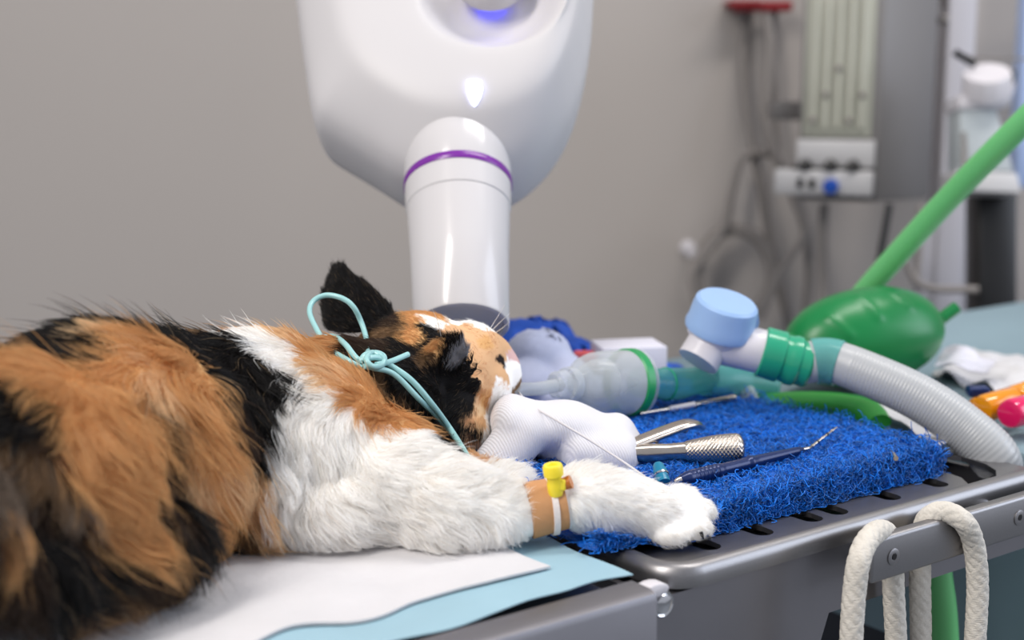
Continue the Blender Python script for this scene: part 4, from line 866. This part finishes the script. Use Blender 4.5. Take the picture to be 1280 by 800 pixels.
for u, v, c, ln, an, lf in SEEDS:
    r = ray(u, v).normalized(); h = cbv.ray_cast(CAM, r)
    if h[0] is None:
        # off the silhouette: nearest skin to a point at about that depth
        h = min((cbv.find_nearest(at(u, v, dd)) for dd in np.linspace(0.55, 0.96, 60)), key=lambda q: q[3])
    p, n_ = h[0], h[1]
    a = math.radians(an); t = RIGHT * math.cos(a) + UP * math.sin(a); t = t - n_ * t.dot(n_)
    t = t.normalized() if t.length > 1e-4 else RIGHT
    sp_.append(tuple(p)); sc_.append(COL[c]); sl_.append(ln / 1000); sd_.append(tuple(t)); slift.append(lf)
SP, SC, SL, SD, SF = map(np.array, (sp_, sc_, sl_, sd_, slift))
def fbm(Pn, f, seed):
    """cheap smooth vector noise from sines"""
    r = np.random.default_rng(seed); o = np.zeros_like(Pn)
    for k in range(6):
        w_ = r.normal(size=(3, 3)); w_ /= np.linalg.norm(w_, axis=0); o += np.sin(Pn @ (w_ * f * (1 + 0.6 * k)) + r.uniform(0, 6.28, 3)) / (1 + 0.6 * k)
    return o / 2.2
def coat_at(Pn, jitter):
    """colour, length, direction, lift at skin points"""
    n = len(Pn); C_ = np.zeros((n, 3)); L_ = np.zeros(n); D_ = np.zeros((n, 3)); F_ = np.zeros(n)
    W_ = Pn + fbm(Pn, 160, 3) * 0.0030 + fbm(Pn, 500, 4) * 0.0012 + rng.normal(size=Pn.shape) * jitter
    for i in range(0, n, 4000):
        q = slice(i, min(n, i + 4000))
        d2 = ((Pn[q, None] - SP[None]) ** 2).sum(2); w8 = 1 / (d2 + 0.004 ** 2) ** 2; w8 /= w8.sum(1, keepdims=True)
        L_[q] = w8 @ SL; D_[q] = w8 @ SD; F_[q] = w8 @ SF
        d2 = ((W_[q, None] - SP[None]) ** 2).sum(2); C_[q] = SC[d2.argmin(1)]
    return C_, L_, D_, F_
C_, _, _, _ = coat_at(VC, 0.0)
ca = cat_me.color_attributes.new('coat', 'FLOAT_COLOR', 'POINT')
ca.data.foreach_set('color', np.hstack([C_ * 0.95, np.ones((len(C_), 1))]).astype(np.float32).ravel())
def coat_mat(name, rough, sp, thin=0.0):
    m = bpy.data.materials.new(name); m.use_nodes = True; nd = m.node_tree.nodes; b = nd['Principled BSDF']; b.inputs['Roughness'].default_value = rough; b.inputs['Specular IOR Level'].default_value = sp
    a = nd.new('ShaderNodeAttribute'); a.attribute_name = 'coat'; m.node_tree.links.new(a.outputs['Color'], b.inputs['Base Color'])
    if thin:                                            # strands let some light through
        L = m.node_tree.links; t = nd.new('ShaderNodeBsdfTranslucent'); L.new(a.outputs['Color'], t.inputs[0]); x = nd.new('ShaderNodeMixShader'); x.inputs[0].default_value = thin
        L.new(b.outputs[0], x.inputs[1]); L.new(t.outputs[0], x.inputs[2]); L.new(x.outputs[0], nd['Material Output'].inputs[0])
    return m, b
skin_m, _ = coat_mat('cat_skin', 0.8, 0.2); fur_m, fb = coat_mat('calico_fur', 0.45, 0.35, 0.45)
catr = thing('cat', Vector((at(330, 690, 0.75).x, at(330, 690, 0.75).y, TZ + 0.005)), 'sedated calico cat lying on the pad with closed eyes and outstretched white foreleg', 'cat')
body = link('body', cat_me, skin_m, catr)
# fur
NFUR = 260000
A = VC[TR[:, 0]]; B = VC[TR[:, 1]]; Cv = VC[TR[:, 2]]; ar = 0.5 * np.linalg.norm(np.cross(B - A, Cv - A), axis=1)
_, tl, _, _ = coat_at((A + B + Cv) / 3, 0.0)
wgt = ar * np.clip(0.016 / tl, 0.55, 3.0)
wgt[((A + B + Cv) / 3)[:, 2] < TZ + 0.0065] *= 0.15
ti = rng.choice(len(TR), NFUR, p=wgt / wgt.sum()); r1 = np.sqrt(rng.random(NFUR)); r2 = rng.random(NFUR)
w0, w1, w2 = (1 - r1)[:, None], (r1 * (1 - r2))[:, None], (r1 * r2)[:, None]
RP = A[ti] * w0 + B[ti] * w1 + Cv[ti] * w2
RN = VN[TR[ti, 0]] * w0 + VN[TR[ti, 1]] * w1 + VN[TR[ti, 2]] * w2; RN /= np.linalg.norm(RN, axis=1)[:, None]
HC, HL, HD, HF = coat_at(RP, 0.0010)
# bare where the tape is wrapped
TAPE_A, TAPE_B = np.array(at(660, 638, 0.752)), np.array(at(703, 629, 0.755)); tax = (TAPE_B - TAPE_A) / np.linalg.norm(TAPE_B - TAPE_A)
k_ = (RP - TAPE_A) @ tax; near = np.linalg.norm(RP - TAPE_A - k_[:, None] * tax, axis=1) < 0.022
keep = ~(near & (k_ > -0.0045) & (k_ < 0.0195))
RP, RN, HC, HL, HD, HF = RP[keep], RN[keep], HC[keep], HL[keep], HD[keep], HF[keep]; N = len(RP)
HD = HD - RN * (HD * RN).sum(1, keepdims=True); HD += 0.42 * fbm(RP, 75, 9) * np.clip(HL / 0.014, 0.2, 1)[:, None] + 0.20 * fbm(RP, 240, 10) + rng.normal(size=(N, 3)) * 0.10
HD -= RN * (HD * RN).sum(1, keepdims=True); HD /= np.linalg.norm(HD, axis=1)[:, None] + 1e-9
HL = HL * (0.72 + 0.5 * rng.random(N)) * (1 + 0.18 * fbm(RP, 120, 12)[:, 0])
stray = rng.random(N) < 0.03; HL[stray] *= 1.35
KP = 6; ts = np.linspace(0, 1, KP)
d0 = RN * (HF[:, None] * 1.5) + HD; d0 /= np.linalg.norm(d0, axis=1)[:, None]
d1 = RN * (HF[:, None] * 0.30) + HD + np.array([0, 0, -0.18]) * (HL / 0.02)[:, None]; d1[stray] += RN[stray] * 0.5; d1 /= np.linalg.norm(d1, axis=1)[:, None]
curl = np.cross(RN, HD); cph = fbm(RP, 90, 21)[:, :1] * 2.5; PT = np.zeros((N, KP, 3)); PT[:, 0] = RP - RN * 0.0008
for k in range(1, KP):
    m_ = (k - 0.5) / (KP - 1); dd = d0 * (1 - m_) + d1 * m_ + curl * (0.55 * np.sin(m_ * 3.6 + cph) * np.clip(HL / 0.02, 0, 1)[:, None]); dd /= np.linalg.norm(dd, axis=1)[:, None]
    PT[:, k] = PT[:, k - 1] + dd * (HL / (KP - 1))[:, None]
# clumps: tips gather towards a neighbour's tip
NCL = 9000; ci = rng.choice(N, NCL, replace=False); kd = kdtree.KDTree(NCL)
for i, j in enumerate(ci): kd.insert(RP[j], i)
kd.balance(); near = np.array([kd.find(p)[1] for p in RP]); g = ci[near]
off = PT[g] - RP[g][:, None] + RP[g][:, None]
amt = (rng.uniform(0.25, 0.75, N) * np.clip(HL / 0.010, 0.3, 1))[:, None, None] * (ts ** 1.4)[None, :, None]
amt[stray] *= 0.2
PT = PT * (1 - amt) + off * amt
# nothing sinks through the pad, the mat or the rack
sv = (PT[:, :, :2] - np.array([C0.x, C0.y])) @ np.array([S.x, S.y]); zmin = np.where(sv < 0.0, TZ + 0.0065, TZ - 0.003)
PT[:, :, 2] = np.maximum(PT[:, :, 2], zmin)
bright = (0.86 + 0.28 * rng.random(N))[:, None]
HC2 = np.clip(HC * bright, 0, 0.96); mixn = rng.random(N) < 0.04; HC2[mixn] = HC2[mixn] * 0.6 + np.array(COL['T']) * 0.25
rad = 0.00013 * np.array([1.0, 1.0, 0.9, 0.75, 0.5, 0.12])
rr_ = rad[None] * np.clip(HL / 0.016, 0.6, 1.15)[:, None]
fur = hair_object('fur', PT, rr_, fur_m, catr, np.hstack([HC2, np.ones((N, 1))])); fur['kind'] = 'stuff'
# whiskers, nose leather, claw
for pts in ([(634, 470), (652, 440), (664, 420)], [(632, 474), (655, 462), (672, 455)]): pass
wk = [((636, 482, .905), (641, 510, .895), (634, 538, .89)), ((638, 484, .905), (648, 510, .89), (658, 524, .885)), ((637, 486, .905), (650, 506, .89), (668, 512, .88)), ((635, 480, .905), (636, 505, .89), (625, 530, .885)),
      ((612, 412, .898), (622, 396, .89), (631, 381, .885)), ((614, 414, .898), (626, 402, .89), (638, 391, .885)), ((616, 418, .898), (628, 410, .89), (637, 402, .885)), ((552, 425, .86), (548, 405, .85), (540, 385, .845))]
for u, v, d in ((876, 669, 0.762),): lathe('claw', [(0.0011, 0), (0.0009, 0.002), (0.0002, 0.0042)], at(u, v - 4, d), RIGHT * 0.4 - UP, M['black'], catr, 10)
for w_ in wk: tube('whisker', smooth_path([at(*p) for p in w_], 16), [0.00022, 0.00018, 0.00006], M['whisker'], catr, 6)

# ------------------------------------------------------------------ intravenous catheter on the foreleg
iv = thing('iv_catheter', Vector(TAPE_A) - Z * 0.015, 'tan taped catheter with yellow cap on the white foreleg', 'catheter')
ta, tb2 = Vector(TAPE_A), Vector(TAPE_B); tx = (tb2 - ta); TL = tx.length
lathe('tan_tape', [(0.0140, -0.0005), (0.0150, 0.0), (0.0147, TL * 0.3), (0.0143, TL * 0.6), (0.0140, TL * 1.02), (0.0128, TL * 1.03)], ta, tx, M['tape'], iv, 48, fn=lambda k, t: 1 + 0.025 * math.sin(2 * t + 1) + 0.012 * math.sin(5 * t + k * 4))
lathe('white_tape_strip', [(0.0141, TL * 0.58), (0.0152, TL * 0.59), (0.0151, TL * 0.76), (0.0139, TL * 0.77)], ta, (tx.normalized() * 1.0 - Z * 0.05), M['white_tape'], iv, 48, True, fn=lambda k, t: 1 + 0.025 * math.sin(2 * t + 1) + 0.012 * math.sin(5 * t + 2))
yb = at(694, 610, 0.742); ya = (UP * 0.97 - RIGHT * 0.12 - FWD * 0.25)
lathe('yellow_cap', [(0.0035, -0.004), (0.0040, -0.002), (0.0042, 0.002), (0.0038, 0.004), (0.0040, 0.006), (0.0052, 0.0072), (0.0054, 0.0118), (0.0048, 0.0130), (0.0026, 0.0130), (0.0022, 0.0118), (0.0, 0.0118)], yb, ya, M['yellow'], iv, 28)
box('cap_wing', at(702, 606, 0.741), (0.0022, 0.0022, 0.0030), M['yellow'], iv, (RIGHT, FWD, UP), 0.001)
tube('amber_hub', [at(695, 608, 0.744), at(714, 602, 0.742)], [0.0030, 0.0030, 0.0036, 0.0036], M['amber'], iv, 20)
# ------------------------------------------------------------------ cyan tie round the head, thin clear line
tie = thing('tube_tie', at(470, 450, 0.85), 'pale cyan tubing knotted behind the ear of the cat', 'tie')
CR = 0.00165
def lay(u, v, lift):
    h = cbv.ray_cast(CAM, ray(u, v).normalized())
    return h[0] - ray(u, v).normalized() * lift if h[0] is not None else None
def strand(name, pts, r=CR, n=90):
    P_ = []
    for u, v, x in pts:
        q = at(u, v, x) if x > 0.5 else (lay(u, v, x) or at(u, v, 0.85)); P_.append(q)
    return tube(name, smooth_path(P_, n), r, M['cyan'], tie, 14)
K1 = 0.0115
strand('loop', [(452, 460, K1), (432, 449, K1), (410, 434, .822), (395, 410, .842), (387, 390, .858), (392, 376, .866), (408, 369, .868), (428, 373, .866), (442, 384, .865), (452, 404, .868), (458, 424, K1), (460, 445, K1)], CR, 120)
strand('small_loop', [(396, 428, .832), (402, 423, .832), (418, 421, .830), (432, 431, K1), (446, 448, K1), (462, 455, K1)])
strand('long_strand', [(448, 452, K1 + .002), (470, 447, K1 + .004), (490, 458, K1), (515, 476, K1), (540, 505, K1 + .001), (562, 535, K1 + .002), (578, 560, K1 + .002), (586, 574, K1 + 0.004)], CR * 1.05)
strand('second_strand', [(466, 460, K1), (485, 464, K1), (500, 474, K1), (525, 500, K1 - .002), (548, 522, K1 - .001), (566, 543, K1), (580, 564, K1)])
strand('cut_end', [(470, 456, K1 + .003), (488, 452, K1 + .003), (510, 443, K1 + .005)])
strand('knot', [(450, 455, K1 + .001), (456, 444, K1 + .003), (470, 441, K1 + .004), (480, 446, K1 + .003), (478, 456, K1 + .002), (466, 458, K1 + .005), (458, 450, K1 + .006), (464, 441, K1 + .003), (474, 444, K1 + .006), (480, 452, K1 + .004), (472, 459, K1 + .002), (455, 458, K1 + .003)], CR, 140)
ln = smooth_path([at(*p) for p in [(648, 490, .908), (662, 505, .872), (700, 528, .842), (740, 552, .820), (780, 578, .795), (806, 596, .775)]], 60)
tag(tube('clear_line', ln, 0.0007, M['line'], None, 10), 'thin clear line running from the mouth over the gauze to the paw', 'line')
